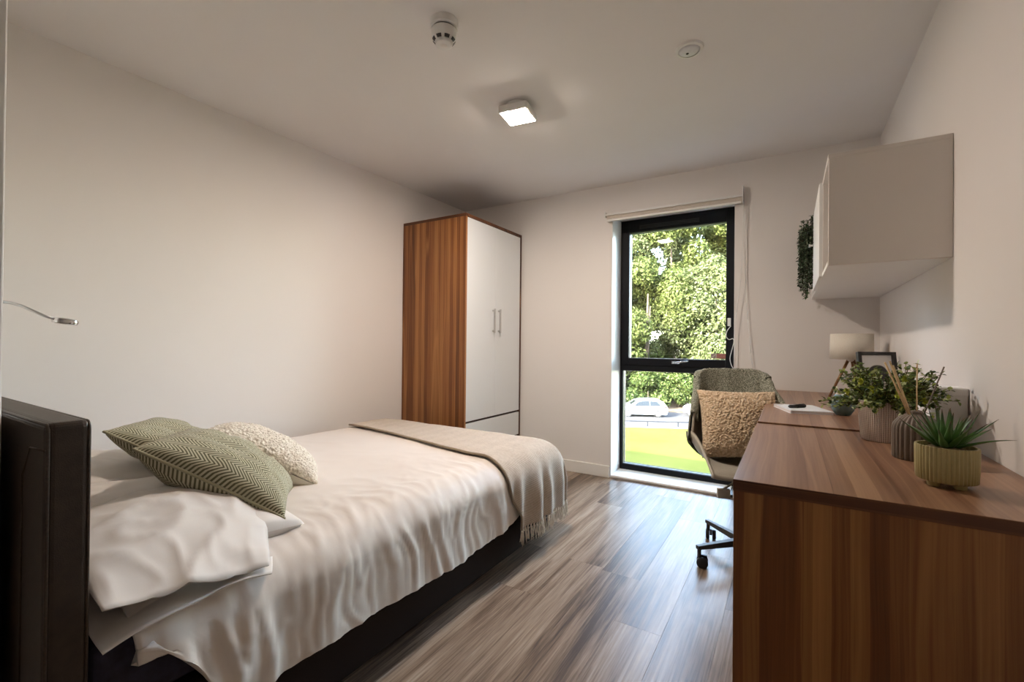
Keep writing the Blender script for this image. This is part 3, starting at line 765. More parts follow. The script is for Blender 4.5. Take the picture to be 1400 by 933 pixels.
MB().box(XR - .022, XR - .004, DYM + .004, YF - .03, .42, DZ - .020).build('modesty_panel', m_woodY, dk, bevel=.001)
MB().box(DX0 + .02, XR - .024, DYM + .002, DYM + .024, 0, DZ - .020).build('end_panel', m_woodZ, dk, bevel=.001)

# ================================================================== WALL SHELF UNIT
SX0, SY0, SY1, SZ0, SZ1 = .120, 2.068, YF - .002, 1.375, 1.793
sh = thing('wall_cabinet', (.3, 2.8, SZ0), 'pale grey wall cabinet with open compartment hung above the desk', 'wall cabinet')
m_sh = plain('pale_taupe_laminate', (0.72, 0.665, 0.62), 0.45, bscale=4, var=.01)
MB().box(SX0 + .002, XR - .001, SY0, SY0 + .018, SZ0 + .001, SZ1 - .016).build('end_panel', m_sh, sh, bevel=.001)
MB().box(SX0 + .002, XR - .001, SY1 - .018, SY1, SZ0 + .018, SZ1 - .016).build('end_panel', m_white, sh, bevel=.001)
MB().box(SX0, XR - .001, SY0 - .001, SY1, SZ1 - .016, SZ1).build('top_panel', m_sh, sh, bevel=.001)
MB().box(SX0, XR - .001, SY0 + .018, SY1, SZ0, SZ0 + .018).build('bottom_panel', m_white, sh, bevel=.001)
MB().box(XR - .008, XR - .001, SY0 + .018, SY1 - .018, SZ0 + .018, SZ1 - .016).build('back_panel', m_white, sh)
MB().box(SX0 + .002, XR - .008, 2.405, 2.423, SZ0 + .018, SZ1 - .016).build('divider', m_sh, sh, bevel=.001)
MB().box(SX0 + .002, XR - .008, 3.02, 3.038, SZ0 + .018, SZ1 - .016).build('divider', m_sh, sh, bevel=.001)
MB().box(SX0 + .02, XR - .008, 2.423, 3.02, 1.58, 1.596).build('shelf', m_white, sh)
dd = MB().box(SX0 - .012, SX0 + .002, 2.408, 3.035, SZ0 + .003, SZ1 - .003).build('door', m_white, sh, bevel=.0015)
MB().lathe((0, 0, 0), [(.006, 0), (.006, .012), (.010, .016), (.010, .022)], 16, capt=True).build('knob', m_steel, dd, local=True, smooth=True)
kn = dd.children[0]; kn.location = (SX0 - .012 - .3, 2.96 - 2.8, 1.62 - SZ0); kn.rotation_euler = (0, -PI / 2, 0)

# ================================================================== CHAIR
HX, HY = -.19, 2.53
ch = thing('desk_chair', (HX, HY, 0), 'taupe shell desk chair on black castor base beside the desk', 'chair')
Fv = Vector((.35, -.937, 0)).normalized(); Sv = Vector((.937, .35, 0)).normalized()   # forward, chair's side to the desk
def shell_pt(u, v, off=0.0):
    """u -1..1 across, v 0..1 seat front -> back top; off along the outward side of the shell"""
    keys = [(0.0, .235, .455), (.06, .222, .475), (.2, .13, .470), (.36, .0, .455), (.48, -.10, .460), (.56, -.165, .490), (.64, -.205, .55), (.75, -.235, .66), (.88, -.262, .80), (1.0, -.280, .925)]
    for k in range(len(keys) - 1):
        if keys[k][0] <= v <= keys[k + 1][0] + 1e-9:
            i0, i1, i2, i3 = max(k - 1, 0), k, k + 1, min(k + 2, len(keys) - 1)
            t = (v - keys[i1][0]) / (keys[i2][0] - keys[i1][0])
            def cr(j):
                p0, p1, p2, p3 = keys[i0][j], keys[i1][j], keys[i2][j], keys[i3][j]
                return .5 * (2 * p1 + (p2 - p0) * t + (2 * p0 - 5 * p1 + 4 * p2 - p3) * t * t + (3 * p1 - p0 - 3 * p2 + p3) * t ** 3)
            fy, z = cr(1), cr(2); break
    au = abs(u)
    hw = .205 + .030 * ss(.1, .5, v) - .052 * ss(.62, 1.0, v)
    back = ss(.48, .66, v)
    # sides curl: upward on the seat, forward on the back
    side = au ** 2.6
    arm = ss(.05, .42, v) * (1 - ss(.80, 1.0, v) * .55)
    z += side * (.145 * arm * (1 - back) + .015) + back * side * .02
    fy += side * back * (.15 - .09 * ss(.75, 1.0, v))
    fy += side * (1 - back) * .015
    z -= au ** 3.2 * .075 * ss(.80, 1.0, v)      # rounded top corners
    x_ = hw * math.sin(u * PI / 2 * .92) / math.sin(PI / 2 * .92)
    P = Vector((0, 0, z)) + Fv * fy + Sv * x_
    return P
def shell_off(u, v, off):
    e = .01
    du = shell_pt(min(u + e, 1), v) - shell_pt(max(u - e, -1), v); dv = shell_pt(u, min(v + e, 1)) - shell_pt(u, max(v - e, 0))
    n_ = dv.cross(du).normalized()      # points to the sitting side or back; orient to the sitter
    c = Vector((0, 0, .75)) + Fv * .1
    if n_.dot(c - shell_pt(u, v)) < 0: n_ = -n_
    return shell_pt(u, v) + n_ * off
o = MB().grid(lambda a, b_: shell_pt(2 * a - 1, b_), 48, 60).build('shell', m_shell, ch, smooth=True, local=True)
md = o.modifiers.new('t', 'SOLIDIFY'); md.thickness = .012; md.offset = 0
# seat pad
MB().grid(lambda a, b_: shell_off((2 * a - 1) * .80, .05 + .50 * b_, .018 - .012 * max(abs(2 * a - 1), abs(2 * b_ - 1)) ** 4), 24, 24).build('seat_pad', plain('taupe_seat_felt', (.33, .30, .25), .9, bscale=300, var=.2, bump=.3), ch, smooth=True, local=True)
b = MB(); b.tube([(0, 0, .10), (0, 0, .30)], .026, 20); b.build('column_cover', m_blackpl, ch, angle=40, local=True)
MB().tube([(0, 0, .29), (0, 0, .44)], .014, 16).build('gas_lift', m_chrome, ch, angle=40, local=True)
MB().lathe((0, 0, 0), [(.05, .418), (.075, .43), (.10, .448)], 24, capt=True).build('seat_mount', m_blackpl, ch, angle=40, local=True)
b = MB(); lv = Sv * -.125 + Fv * .12; b.tube([Vector((0, 0, .425)), lv * .6 + Vector((0, 0, .40)), lv + Vector((0, 0, .385))], .005, 8)
b.obox(lv + Vector((0, 0, .365)), Sv * .028, Fv * .012, Vector((0, 0, .022))); b.build('height_lever', m_shell, ch, bevel=.006, local=True)
MB().lathe((0, 0, 0), [(.036, .078), (.040, .085), (.040, .115), (.030, .125)], 24, capt=True).build('hub', m_greypl, ch, angle=40, local=True)
for k in range(4):
    a = math.radians(-133.1 + 90 * k); R_ = .258; dv = Vector((math.cos(a), math.sin(a), 0)); pv = Vector((-dv.y, dv.x, 0))
    b = MB()
    sec = [(0.03, .016, .082, .114), (R_ * .6, .013, .084, .110), (R_ + .012, .011, .088, .106)]
    vs_ = []
    for (d_, hw_, za, zb) in sec: vs_ += [dv * d_ - pv * hw_ + Vector((0, 0, za)), dv * d_ + pv * hw_ + Vector((0, 0, za)), dv * d_ + pv * hw_ + Vector((0, 0, zb)), dv * d_ - pv * hw_ + Vector((0, 0, zb))]
    fs = [(0, 1, 2, 3), (11, 10, 9, 8)]
    for s_ in (0, 4): fs += [(s_ + j, s_ + 4 + j, s_ + 4 + (j + 1) % 4, s_ + (j + 1) % 4) for j in range(4)]
    b.add(vs_, fs); arm = b.build('base_arm', m_greypl, ch, bevel=.002, local=True)
    c_ = dv * R_
    cs = bpy.data.objects.new('castor', None)
    b = MB(); b.tube([c_ + Vector((0, 0, .05)), c_ + Vector((0, 0, .095))], .009, 12)
    ct = c_ + Vector((.012, .012, .0265)); wa = Vector((math.cos(a + .9), math.sin(a + .9), 0))
    b.obox(ct + Vector((0, 0, .018)), wa * .006, Vector((-wa.y, wa.x, 0)) * .022, Vector((0, 0, .016)))
    cst = b.build('castor', m_blackpl, ch, angle=40, local=True)
    for s_ in (-1, 1):
        MB().tube([ct + wa * s_ * .007, ct + wa * s_ * .010, ct + wa * s_ * .022, ct + wa * s_ * .026], [.022, .0262, .0262, .021], 24).build('wheel', m_blackpl, cst, angle=40, local=True)

# knitted throw over the chair back
kt = thing('knitted_throw', (HX, HY, .9), 'grey green knitted throw draped over the back of the desk chair', 'throw')
def knit_fn(a, b_):
    u = (2 * a - 1) * 1.03; uc = max(-1, min(1, u)); L = .245 + .03 * nz(a * 4, 1.1); Lb = .50
    tot = L + Lb; s_ = b_ * tot
    w1 = .006 * nz(a * 9, b_ * 6, 2)
    if s_ < L:                                   # front, going up
        v = 1.0 - (L - s_) * 1.0
        P = shell_off(uc, v, .016 + w1)
    else:
        dn = s_ - L; v = max(1.0 - dn * .95, .5)
        P = shell_off(uc, v, -.013 - w1 * .5 - .006 * ss(0, .3, dn))
        P.z -= 0
    top = ss(.07, 0, abs(s_ - L)); P.z += .016 * top
    return P + Vector((HX, HY, 0))
for e_ in (0.0, 1.0):
    MB().tube([(knit_fn(e_, .02 + .31 * k / 20) + knit_fn(e_, .66 - .31 * k / 20)) / 2 for k in range(21)], [.021] * 18 + [.018, .013, .006], 10).build('side_fold', m_knit, kt, smooth=True)
o = MB().grid(knit_fn, 60, 90).build('knit', m_knit, kt, smooth=True); md = o.modifiers.new('t', 'SOLIDIFY'); md.thickness = .008; md.offset = 0
MB().tube([knit_fn(k / 50, 0.0) for k in range(51)], .006, 7).build('edge', m_knit, kt, smooth=True)

# teddy cushion on the chair
U_ = Sv; V_ = (-Fv * .42 + Vector((0, 0, 1))).normalized()
cc = Vector((HX, HY, .665)) - Fv * .075 + Sv * -.005
c4 = cushion('teddy_cushion', .385, .36, .16, frame4(cc, U_, V_), [m_fluff2], 190, 190, fluff=.007, wrinkle=.006, seed=4.4)
tag(c4, 'tan curly teddy cushion standing on the desk chair', 'cushion')

# ================================================================== THINGS ON THE DESK
DT = DZ + .006       # desk top height (far part), DZ for the cabinet
# ---- table lamp
lx, ly = .300, 3.21
tl = thing('table_lamp', (lx, ly, DT), 'wooden tripod table lamp with cream drum shade in the corner', 'table lamp')
M = Mat('linen_shade'); m_shade = M.bsdf(M.ramp(M.noise(M.mapping(M.coord(), (200, 200, 600)), 1, 2), [(.3, (.70, .64, .55)), (.7, (.78, .73, .64))]), .9, spec=.1)
b = MB(); b.lathe((lx, ly, 0), [(.101, .998), (.099, 1.143)], 48, capb=False); b.build('shade', m_shade, tl, smooth=True, solid=.003)
b = MB(); b.tube([(lx - .1, ly, 1.13), (lx + .1, ly, 1.13)], .002, 6); b.tube([(lx, ly - .1, 1.13), (lx, ly + .1, 1.13)], .002, 6); b.build('shade_spider', m_steel, tl)
MB().lathe((lx, ly, 0), [(.015, .985), (.022, .99), (.022, 1.01), (.016, 1.04)], 20, capt=True).build('lamp_holder', m_whitepl, tl, angle=40)
MB().lathe((lx, ly, 0), [(.012, 1.04), (.026, 1.075), (.022, 1.098), (.008, 1.108)], 20, capt=True).build('bulb', m_whitepl, tl, smooth=True)
m_lampwood = wood('lamp_beech', 'Z', (.16, .075, .03), (.27, .135, .055), (.4, .22, .1), .02)
for k in range(3):
    a = math.radians(190 + 120 * k)
    MB().tube([(lx + .012 * math.cos(a), ly + .012 * math.sin(a), 1.0), (lx + .105 * math.cos(a), ly + .105 * math.sin(a), DT + .003)], [.008, .0065], 10).build('leg', m_lampwood, tl, smooth=True)
# ---- photo frame leaning back
pf = thing('photo_frame', (.372, 2.88, DT), 'black photo frame leaning near the wall behind the leafy plant', 'photo frame')
ux = Vector((.90, .36, 0)).normalized(); un = Vector((.36, -.90, 0)).normalized()
tilt = .16; vz = (Vector((0, 0, 1)) - un * tilt).normalized(); nn = ux.cross(vz) * -1
nn = (un + Vector((0, 0, tilt))).normalized()
o_ = Vector((.372, 2.88, DT)) + un * .02
FW, FH = .085, .270
def fr_box(mb, a0, a1, b0, b1, t0, t1):
    c_ = o_ + ux * (a0 + a1) / 2 + vz * (b0 + b1) / 2 + nn * (t0 + t1) / 2
    mb.obox(c_, ux * (a1 - a0) / 2, vz * (b1 - b0) / 2, nn * (t1 - t0) / 2)
b = MB(); w0 = .016
fr_box(b, -FW, -FW + w0, .002, FH, 0, .022); fr_box(b, FW - w0, FW, .002, FH, 0, .022); fr_box(b, -FW + w0, FW - w0, .002, .002 + w0, 0, .022); fr_box(b, -FW + w0, FW - w0, FH - w0, FH, 0, .022)
b.build('frame', m_blackpl, pf, bevel=.0015)
def portrait():
    M = Mat('photo_print'); uv = M.sep(M.coord('UV'))
    dx = M.math('MULTIPLY', M.math('SUBTRACT', uv[0], .52), 1.0); dy = M.math('MULTIPLY', M.math('SUBTRACT', uv[1], .60), 1.7)
    rr = M.math('SQRT', M.math('ADD', M.math('MULTIPLY', dx, dx), M.math('MULTIPLY', dy, dy)))
    return M.bsdf(M.ramp(M.math('ADD', rr, M.math('MULTIPLY', M.noise(M.coord('UV'), 6, 2), .05)), [(.33, (.03, .03, .035)), (.36, (.78, .78, .78))]), .3)
b = MB(); c0 = [o_ + ux * sa_ * (FW - w0 + .002) + vz * zz + nn * .008 for sa_, zz in ((-1, w0), (1, w0), (1, FH - w0 + .002), (-1, FH - w0 + .002))]
b.add(c0, [(0, 1, 2, 3)], [(0, 0), (1, 0), (1, 1), (0, 1)]); b.build('print', portrait(), pf, solid=.002)
b = MB(); fr_box(b, -FW + .004, FW - .004, .006, FH - .004, -.004, .002); b.build('backing', m_greypl, pf)
b = MB(); p0 = o_ + vz * (FH * .6) - nn * .003; p1_ = Vector((p0.x, p0.y, DT + .001)) - un * .06
b.obox((p0 + p1_) / 2, ux * .018, (p0 - p1_) / 2, un * .0015); b.build('easel_back', m_greypl, pf)
# ---- notebook and pen
nbk = thing('notebook', (.05, 2.47, DT), 'white notebook lying on the desk with a pen on it', 'notebook')
q = [Vector((-.066, 2.545, 0)), Vector((.004, 2.325, 0)), Vector((.163, 2.372, 0)), Vector((.093, 2.592, 0))]
def slab(mb, pts_, z0, z1, ins=0.0):
    c_ = sum(pts_, Vector()) / 4; p = [c_ + (k - c_) * (1 - ins) for k in pts_]
    mb.add([Vector((k.x, k.y, z0)) for k in p] + [Vector((k.x, k.y, z1)) for k in p], [(3, 2, 1, 0), (4, 5, 6, 7)] + [(k, (k + 1) % 4, 4 + (k + 1) % 4, 4 + k) for k in range(4)])
b = MB(); slab(b, q, DT, DT + .002); b.build('back_cover', m_doorw, nbk)
b = MB(); slab(b, q, DT + .002, DT + .011, .02); b.build('pages', plain('paper_edge', (.70, .67, .66), .8, bscale=400, var=.1), nbk)
b = MB(); slab(b, q, DT + .011, DT + .0135); b.build('front_cover', m_doorw, nbk)
pn = thing('pen', (.03, 2.44, DT + .0135), 'black pen resting on the white notebook', 'pen')
pa, pb = Vector((-.002, 2.405, DT + .021)), Vector((.062, 2.478, DT + .021)); pdv = pb - pa
MB().tube([pa, pa + pdv * .06, pa + pdv * .5], [.004, .0072, .0075], 14).build('barrel', m_blackpl, pn, smooth=True)
MB().tube([pa + pdv * .48, pa + pdv * .95, pb], [.0085, .0085, .006], 14).build('cap', m_blackpl, pn, smooth=True)
MB().tube([pa + pdv * .93 + Vector((0, 0, .009)), pa + pdv * .62 + Vector((0, 0, .0105))], .0018, 6).build('clip', m_chrome, pn, smooth=True)
# ---- teal vase
vx, vy = .196, 2.40
M = Mat('teal_leaf_ceramic'); co = M.coord(); x_, y_, z_ = M.sep(co)
lf = M.vor(M.mapping(co, (1, 1, .55)), 34); m_teal = M.bsdf(M.ramp(lf, [(.1, (.055, .095, .09)), (.6, (.10, .155, .145))]), .35, 0, M.bump(lf, .6, .004))
va = thing('vase', (vx, vy, DT), 'round dark teal ceramic vase beside the notebook', 'vase')
MB().lathe((vx, vy, DT), [(.022, 0), (.027, .003), (.039, .022), (.0445, .045), (.041, .066), (.032, .082), (.025, .089)], 40, fl=.002, fn=16, capb=True).build('body', m_teal, va, angle=60)
MB().lathe((vx, vy, DT), [(.0248, .087), (.0262, .091), (.0238, .094), (.020, .090), (.019, .05)], 40, capb=False).build('rim', plain('cream_glaze', (.55, .50, .40), .4), va, smooth=True)
# ---- white storage box by the wall
bx = thing('storage_box', (.43, 2.03, DZ), 'small white box against the wall behind the reed diffuser', 'box')
MB().box(.392, XR - .002, 1.905, 1.998, DZ, DZ + .158).build('box_body', m_white, bx, bevel=.003)
MB().box(.389, XR - .001, 1.902, 2.000, DZ + .150, DZ + .176).build('lid', m_white, bx, bevel=.004)

# ---- leaves helper
def leaf(mb, p, d_, up, L, W, bend=.25, seg=3):
    d_ = Vector(d_).normalized(); s_ = d_.cross(up)
    s_ = s_.normalized() if s_.length > 1e-4 else d_.orthogonal().normalized()
    n_ = s_.cross(d_); vs_ = [p]; fs = []
    for k in range(1, seg):
        t = k / seg; wd = W * math.sin(PI * t ** .8) ; c_ = p + d_ * L * t - n_ * bend * L * t * t
        vs_ += [c_ - s_ * wd + n_ * wd * .25, c_ + s_ * wd + n_ * wd * .25]
    tip = p + d_ * L - n_ * bend * L; vs_.append(tip)
    fs.append((0, 1, 2))
    for k in range(seg - 2): fs.append((1 + 2 * k, 3 + 2 * k, 4 + 2 * k, 2 + 2 * k))
    fs.append((len(vs_) - 3, len(vs_) - 1, len(vs_) - 2)); mb.add(vs_, fs)
def rnd_dir(): 
    while True:
        v = Vector((random.uniform(-1, 1), random.uniform(-1, 1), random.uniform(-1, 1)))
        if .1 < v.length < 1: return v.normalized()

# ---- leafy plant in ribbed planter
px_, py_ = .262, 1.875
lp = thing('potted_plant', (px_, py_, DZ), 'leafy green plant in pale ribbed planter on the cabinet', 'plant')
M = Mat('ribbed_planter_glaze'); x_, y_, z_ = M.sep(M.coord())
ang = M.math('ARCTAN2', y_, x_); st = M.math('PINGPONG', M.math('MULTIPLY', ang, 72 / (2 * PI)), .5)
rb = M.math('PINGPONG', M.math('MULTIPLY', z_, 170.0), .5)
f = M.math('ADD', M.math('MULTIPLY', st, 1.2), M.math('MULTIPLY', rb, .35))
m_planter = M.bsdf(M.ramp(f, [(.10, (.27, .18, .13)), (.30, (.64, .55, .49)), (.6, (.80, .73, .68))]), .6)
MB().lathe((px_, py_, DZ), [(.058, 0), (.061, .002), (.066, .06), (.069, .122), (.0705, .126), (.066, .127), (.064, .11)], 288, fl=.0022, fn=72, capb=True).build('planter', m_planter, lp, angle=60)
MB().lathe((px_, py_, DZ), [(.063, .108), (.02, .114)], 32, capt=True, capb=False).build('soil', plain('soil', (.035, .025, .018), .95, bscale=60, var=.4), lp, smooth=True)
b = MB(); bs = MB()
for k in range(190):
    a = random.uniform(0, 2 * PI); r0 = .045 * math.sqrt(random.random()); el = random.uniform(.15, 1.35)
    p = Vector((px_ + r0 * math.cos(a), py_ + r0 * math.sin(a), DZ + .112))
    d_ = Vector((math.cos(a) * math.cos(el), math.sin(a) * math.cos(el), math.sin(el)))
    L = random.uniform(.09, .165) if el < 1.0 else random.uniform(.10, .15)
    pts_ = [p]; nst = 7
    for j in range(1, nst + 1):
        t = j / nst; q_ = p + d_ * L * t + Vector((0, 0, -.035 * t * t * math.cos(el))) + Vector((nz(k, t * 2), nz(k + 50, t * 2), 0)) * .012
        if q_.x > XR - .02: q_.x = XR - .02 - random.uniform(0, .01)
        pts_.append(q_)
        for s_ in range(random.choice((3, 4))):
            dd = (d_ * .5 + rnd_dir() * .9 + Vector((0, 0, .25))).normalized()
            if q_.x + dd.x * .03 > XR - .006: dd.x = -abs(dd.x)
            leaf(b, q_, dd, Vector((0, 0, 1)) + rnd_dir() * .3, random.uniform(.010, .018), random.uniform(.0042, .0068), .2)
    bs.tube(pts_, [.0016] * 4 + [.001] * 4, 4, cap=False)
m_leafA = leaf_mat('plant_leaves', [(0.0, (.03, .055, .016)), (.3, (.085, .14, .04)), (.6, (.21, .28, .075)), (.85, (.42, .50, .12)), (1.0, (.70, .75, .52))], .25, .4)
b.build('foliage', m_leafA, lp, kind='stuff'); bs.build('stems', plain('plant_stem', (.12, .09, .04), .8), lp, kind='stuff')
# yellow-green flower heads
m_lime = leaf_mat('lime_petals', [(0, (.30, .36, .02)), (1, (.62, .66, .10))], .25)
for (fx, fy, fz) in ((-.045, -.125, .172), (.012, -.135, .158), (.03, -.115, .205), (.075, -.105, .145), (-.105, -.085, .158), (-.07, -.09, .190)):
    b = MB(); c_ = Vector((px_ + fx, py_ + fy, DZ + fz))
    for j in range(26): leaf(b, c_, rnd_dir() + Vector((fx, fy, .05)) * 6, Vector((0, 0, 1)), random.uniform(.010, .017), .0045, .3)
    b.build('flower_head', m_lime, lp)

# ---- reed diffuser
dx_, dy_ = .292, 1.608
rd = thing('reed_diffuser', (dx_, dy_, DZ), 'taupe ribbed dome reed diffuser with wooden reeds', 'diffuser')
m_taupe = plain('taupe_ceramic', (.17, .135, .105), .55, var=.05)
prof = [(.047, 0), (.0495, .003), (.0505, .02), (.0505, .078)] + [(.0505 * math.cos(t) + .0, .078 + .045 * math.sin(t), max(.15, math.cos(t))) for t in [PI / 2 * k / 9 for k in range(1, 9)]] + [(.011, .1245, .1)]
MB().lathe((dx_, dy_, DZ), prof, 160, fl=.0055, fn=26, capb=True).build('bottle', m_taupe, rd, angle=60)
MB().lathe((dx_, dy_, DZ), [(.013, .120), (.0135, .128), (.011, .1295), (.008, .127)], 24, capb=False).build('neck', m_taupe, rd, smooth=True)
m_reed = plain('rattan_reed', (.56, .40, .22), .7, bscale=80, var=.2)
m_reed2 = plain('dark_reed', (.20, .17, .14), .7, bscale=80, var=.2)
for (tx, ty, tz, mm, rr) in ((-.070, -.02, .258, m_reed, .0024), (-.062, -.035, .262, m_reed, .0024), (-.050, .0, .25, m_reed, .0024), (.004, .02, .255, m_reed, .0016), (.052, -.01, .250, m_reed2, .0017)):
    MB().tube([(dx_ + tx * -.08, dy_ + ty * -.08, DZ + .06), (dx_ + tx, dy_ + ty, DZ + tz)], rr, 8).build('reed', mm, rd, smooth=True)

# ---- succulent in fluted pot
sx_, sy_ = .292, 1.338
sc_ = thing('succulent', (sx_, sy_, DZ), 'spiky green succulent in olive fluted pot with feet', 'plant')
m_olive = plain('olive_glaze', (.42, .36, .165), .38, var=.04)
MB().lathe((sx_, sy_, DZ), [(.047, .012), (.050, .014), (.0515, .04), (.052, .083), (.0515, .087), (.048, .087), (.047, .070)], 240, fl=.0028, fn=44, capb=True).build('pot', m_olive, sc_, angle=60)
for k in range(4):
    a = math.radians(35 + 90 * k)
    MB().lathe((sx_ + .030 * math.cos(a), sy_ + .030 * math.sin(a), DZ), [(.009, 0), (.011, .002), (.012, .014)], 20).build('foot', m_olive, sc_, smooth=True)
MB().lathe((sx_, sy_, DZ), [(.047, .074), (.03, .082), (.012, .086)], 32, capt=True, capb=False).build('moss', plain('moss_topping', (.16, .11, .055), .95, bscale=90, var=.6, bump=1.0), sc_, smooth=True)
M = Mat('succulent_leaf'); uv = M.sep(M.coord('UV'))
m_succ = M.bsdf(M.ramp(uv[1], [(0, (.05, .13, .02)), (.6, (.07, .18, .04)), (.88, (.05, .09, .03)), (1, (.16, .07, .045))]), .4)
for k in range(30):
    a = k * 2.399963; t = k / 29; el = .25 + 1.15 * (1 - t) ** .8 * .0 + (1.32 - 1.1 * t)
    el = 1.40 - 1.02 * t; L = .080 + .030 * t + random.uniform(-.008, .008)
    d_ = Vector((math.cos(a) * math.cos(el), math.sin(a) * math.cos(el), math.sin(el)))
    s_ = Vector((-math.sin(a), math.cos(a), 0)); n_ = s_.cross(d_) * -1
    base = Vector((sx_, sy_, DZ + .082)) + Vector((math.cos(a), math.sin(a), 0)) * .006
    curl = random.uniform(-.012, .022)
    def lf_(a_, b_, base=base, d_=d_, s_=s_, n_=n_, L=L, curl=curl):
        w = .0066 * (1 - b_) ** .75 * (1 + .35 * math.sin(PI * min(b_ * 1.6, 1))) + .0004
        c_ = base + d_ * L * b_ + n_ * (curl * b_ * b_) + Vector((0, 0, -.018 * b_ ** 3 * (1 - abs(d_.z))))
        th = 2 * PI * a_
        return c_ + s_ * w * math.cos(th) + n_ * w * .38 * math.sin(th) - n_ * w * .35 * (1 - math.cos(th) ** 2)
    MB().grid(lf_, 8, 7).build('leaf', m_succ, sc_, smooth=True)

# ---- trailing plant from the wall cabinet
tp = thing('trailing_plant', (.2, 3.25, SZ0 + .018), 'dark green trailing plant spilling from the wall cabinet', 'plant')
cx, cy = .225, 3.24
MB().lathe((cx, cy, SZ0 + .018), [(.055, 0), (.06, .003), (.068, .115), (.064, .117), (.062, .10)], 40).build('pot', m_whitepl, tp, angle=50)
b = MB(); bs = MB()
for k in range(58):
    yy = random.uniform(2.98, 3.46); xx = SX0 - random.uniform(.008, .075) * (1 - ((yy - 3.22) / .30) ** 2 * .55)
    zt = 1.815 + random.uniform(-.06, .04) + .25 * (SX0 - .04 - xx) * -1; zb = 1.40 + random.uniform(-.03, .25)
    st = Vector((cx, cy, SZ0 + .13)); pts_ = [st, Vector((cx - .05, (cy + yy) / 2, 1.66)), Vector((SX0 + .01, yy, zt - .04)), Vector((xx, yy, zt - .06))]
    m_ = 12
    for j in range(m_ + 1):
        z_ = zt - .06 + (zb - zt + .06) * j / m_; q_ = Vector((xx + .008 * nz(k, j * .4), yy + .012 * nz(k + 9, j * .4), z_)); pts_.append(q_)
        for s_ in range(5):
            dd = (rnd_dir() + Vector((-.3, 0, -.2))).normalized()
            if q_.x + dd.x * .03 > SX0 - .004: dd.x = -abs(dd.x)
            leaf(b, q_, dd, Vector((0, 0, 1)) + rnd_dir() * .4, random.uniform(.012, .022), random.uniform(.004, .007), .25)
    bs.tube(pts_, .0012, 4, cap=False)
m_leafB = leaf_mat('dark_trailing_leaves', [(0, (.010, .018, .008)), (.55, (.03, .055, .025)), (.8, (.10, .15, .08)), (1, (.34, .40, .26))], .15, .45)
b.build('foliage', m_leafB, tp, kind='stuff'); bs.build('stems', m_bark, tp, kind='stuff')

# ================================================================== OUTSIDE
G = -5.4
E = Vector((.90, .436, 0)); NN = Vector((-.436, .90, 0)); O = Vector((-10.05, 41.25, G))     # road direction, away direction, reference at the car's rear wheel
def road_pt(s_, t, z=0.0): return O + E * s_ + NN * t + Vector((0, 0, z))
def strip(name, t0, t1, z0, z1, mat, s0=-60, s1=60):
    b = MB(); vs_ = [road_pt(s_, t, z) for s_ in (s0, s1) for t in (t0, t1) for z in (z0, z1)]
    b.add(vs_, [(0, 1, 3, 2), (4, 6, 7, 5), (0, 4, 5, 1), (2, 3, 7, 6), (0, 2, 6, 4), (1, 5, 7, 3)]); return b.build(name, mat)
struct(strip('lawn', -70, -5.3, -.4, 0, m_lawn)); struct(strip('pavement', -5.3, -3.0, -.4, .02, m_pave)); struct(strip('road', -3.0, 3.4, -.4, -.02, m_road)); struct(strip('verge', 3.4, 60, -.4, .10, m_bank))
# low knee rail along the lawn
kr = thing('knee_rail', road_pt(0, -4.75), 'low dark knee rail fence between lawn and road', 'fence')
b = MB(); b.obox(road_pt(0, -4.75, .40), E * 30, NN * .05, Vector((0, 0, .035))); b.build('rail', m_rail, kr)
for k in range(-10, 11):
    b = MB(); b.obox(road_pt(k * 2.35 + .6, -4.75, .18), E * .05, NN * .05, Vector((0, 0, .20))); b.build('post', m_rail, kr)
# facade of our own building (casts the shade on the near lawn)
b = MB(); y0, y1 = WO - .02, WO + .16; top = 6.0
b.box(-30, WX0 - .03, y0, y1, G, top); b.box(WX1 + .03, 30, y0, y1, G, top); b.box(WX0 - .03, WX1 + .03, y0, y1, WZ1 + .03, top); b.box(WX0 - .03, WX1 + .03, y0, y1, G, -.06)
struct(b.build('wall_facade', m_facade))

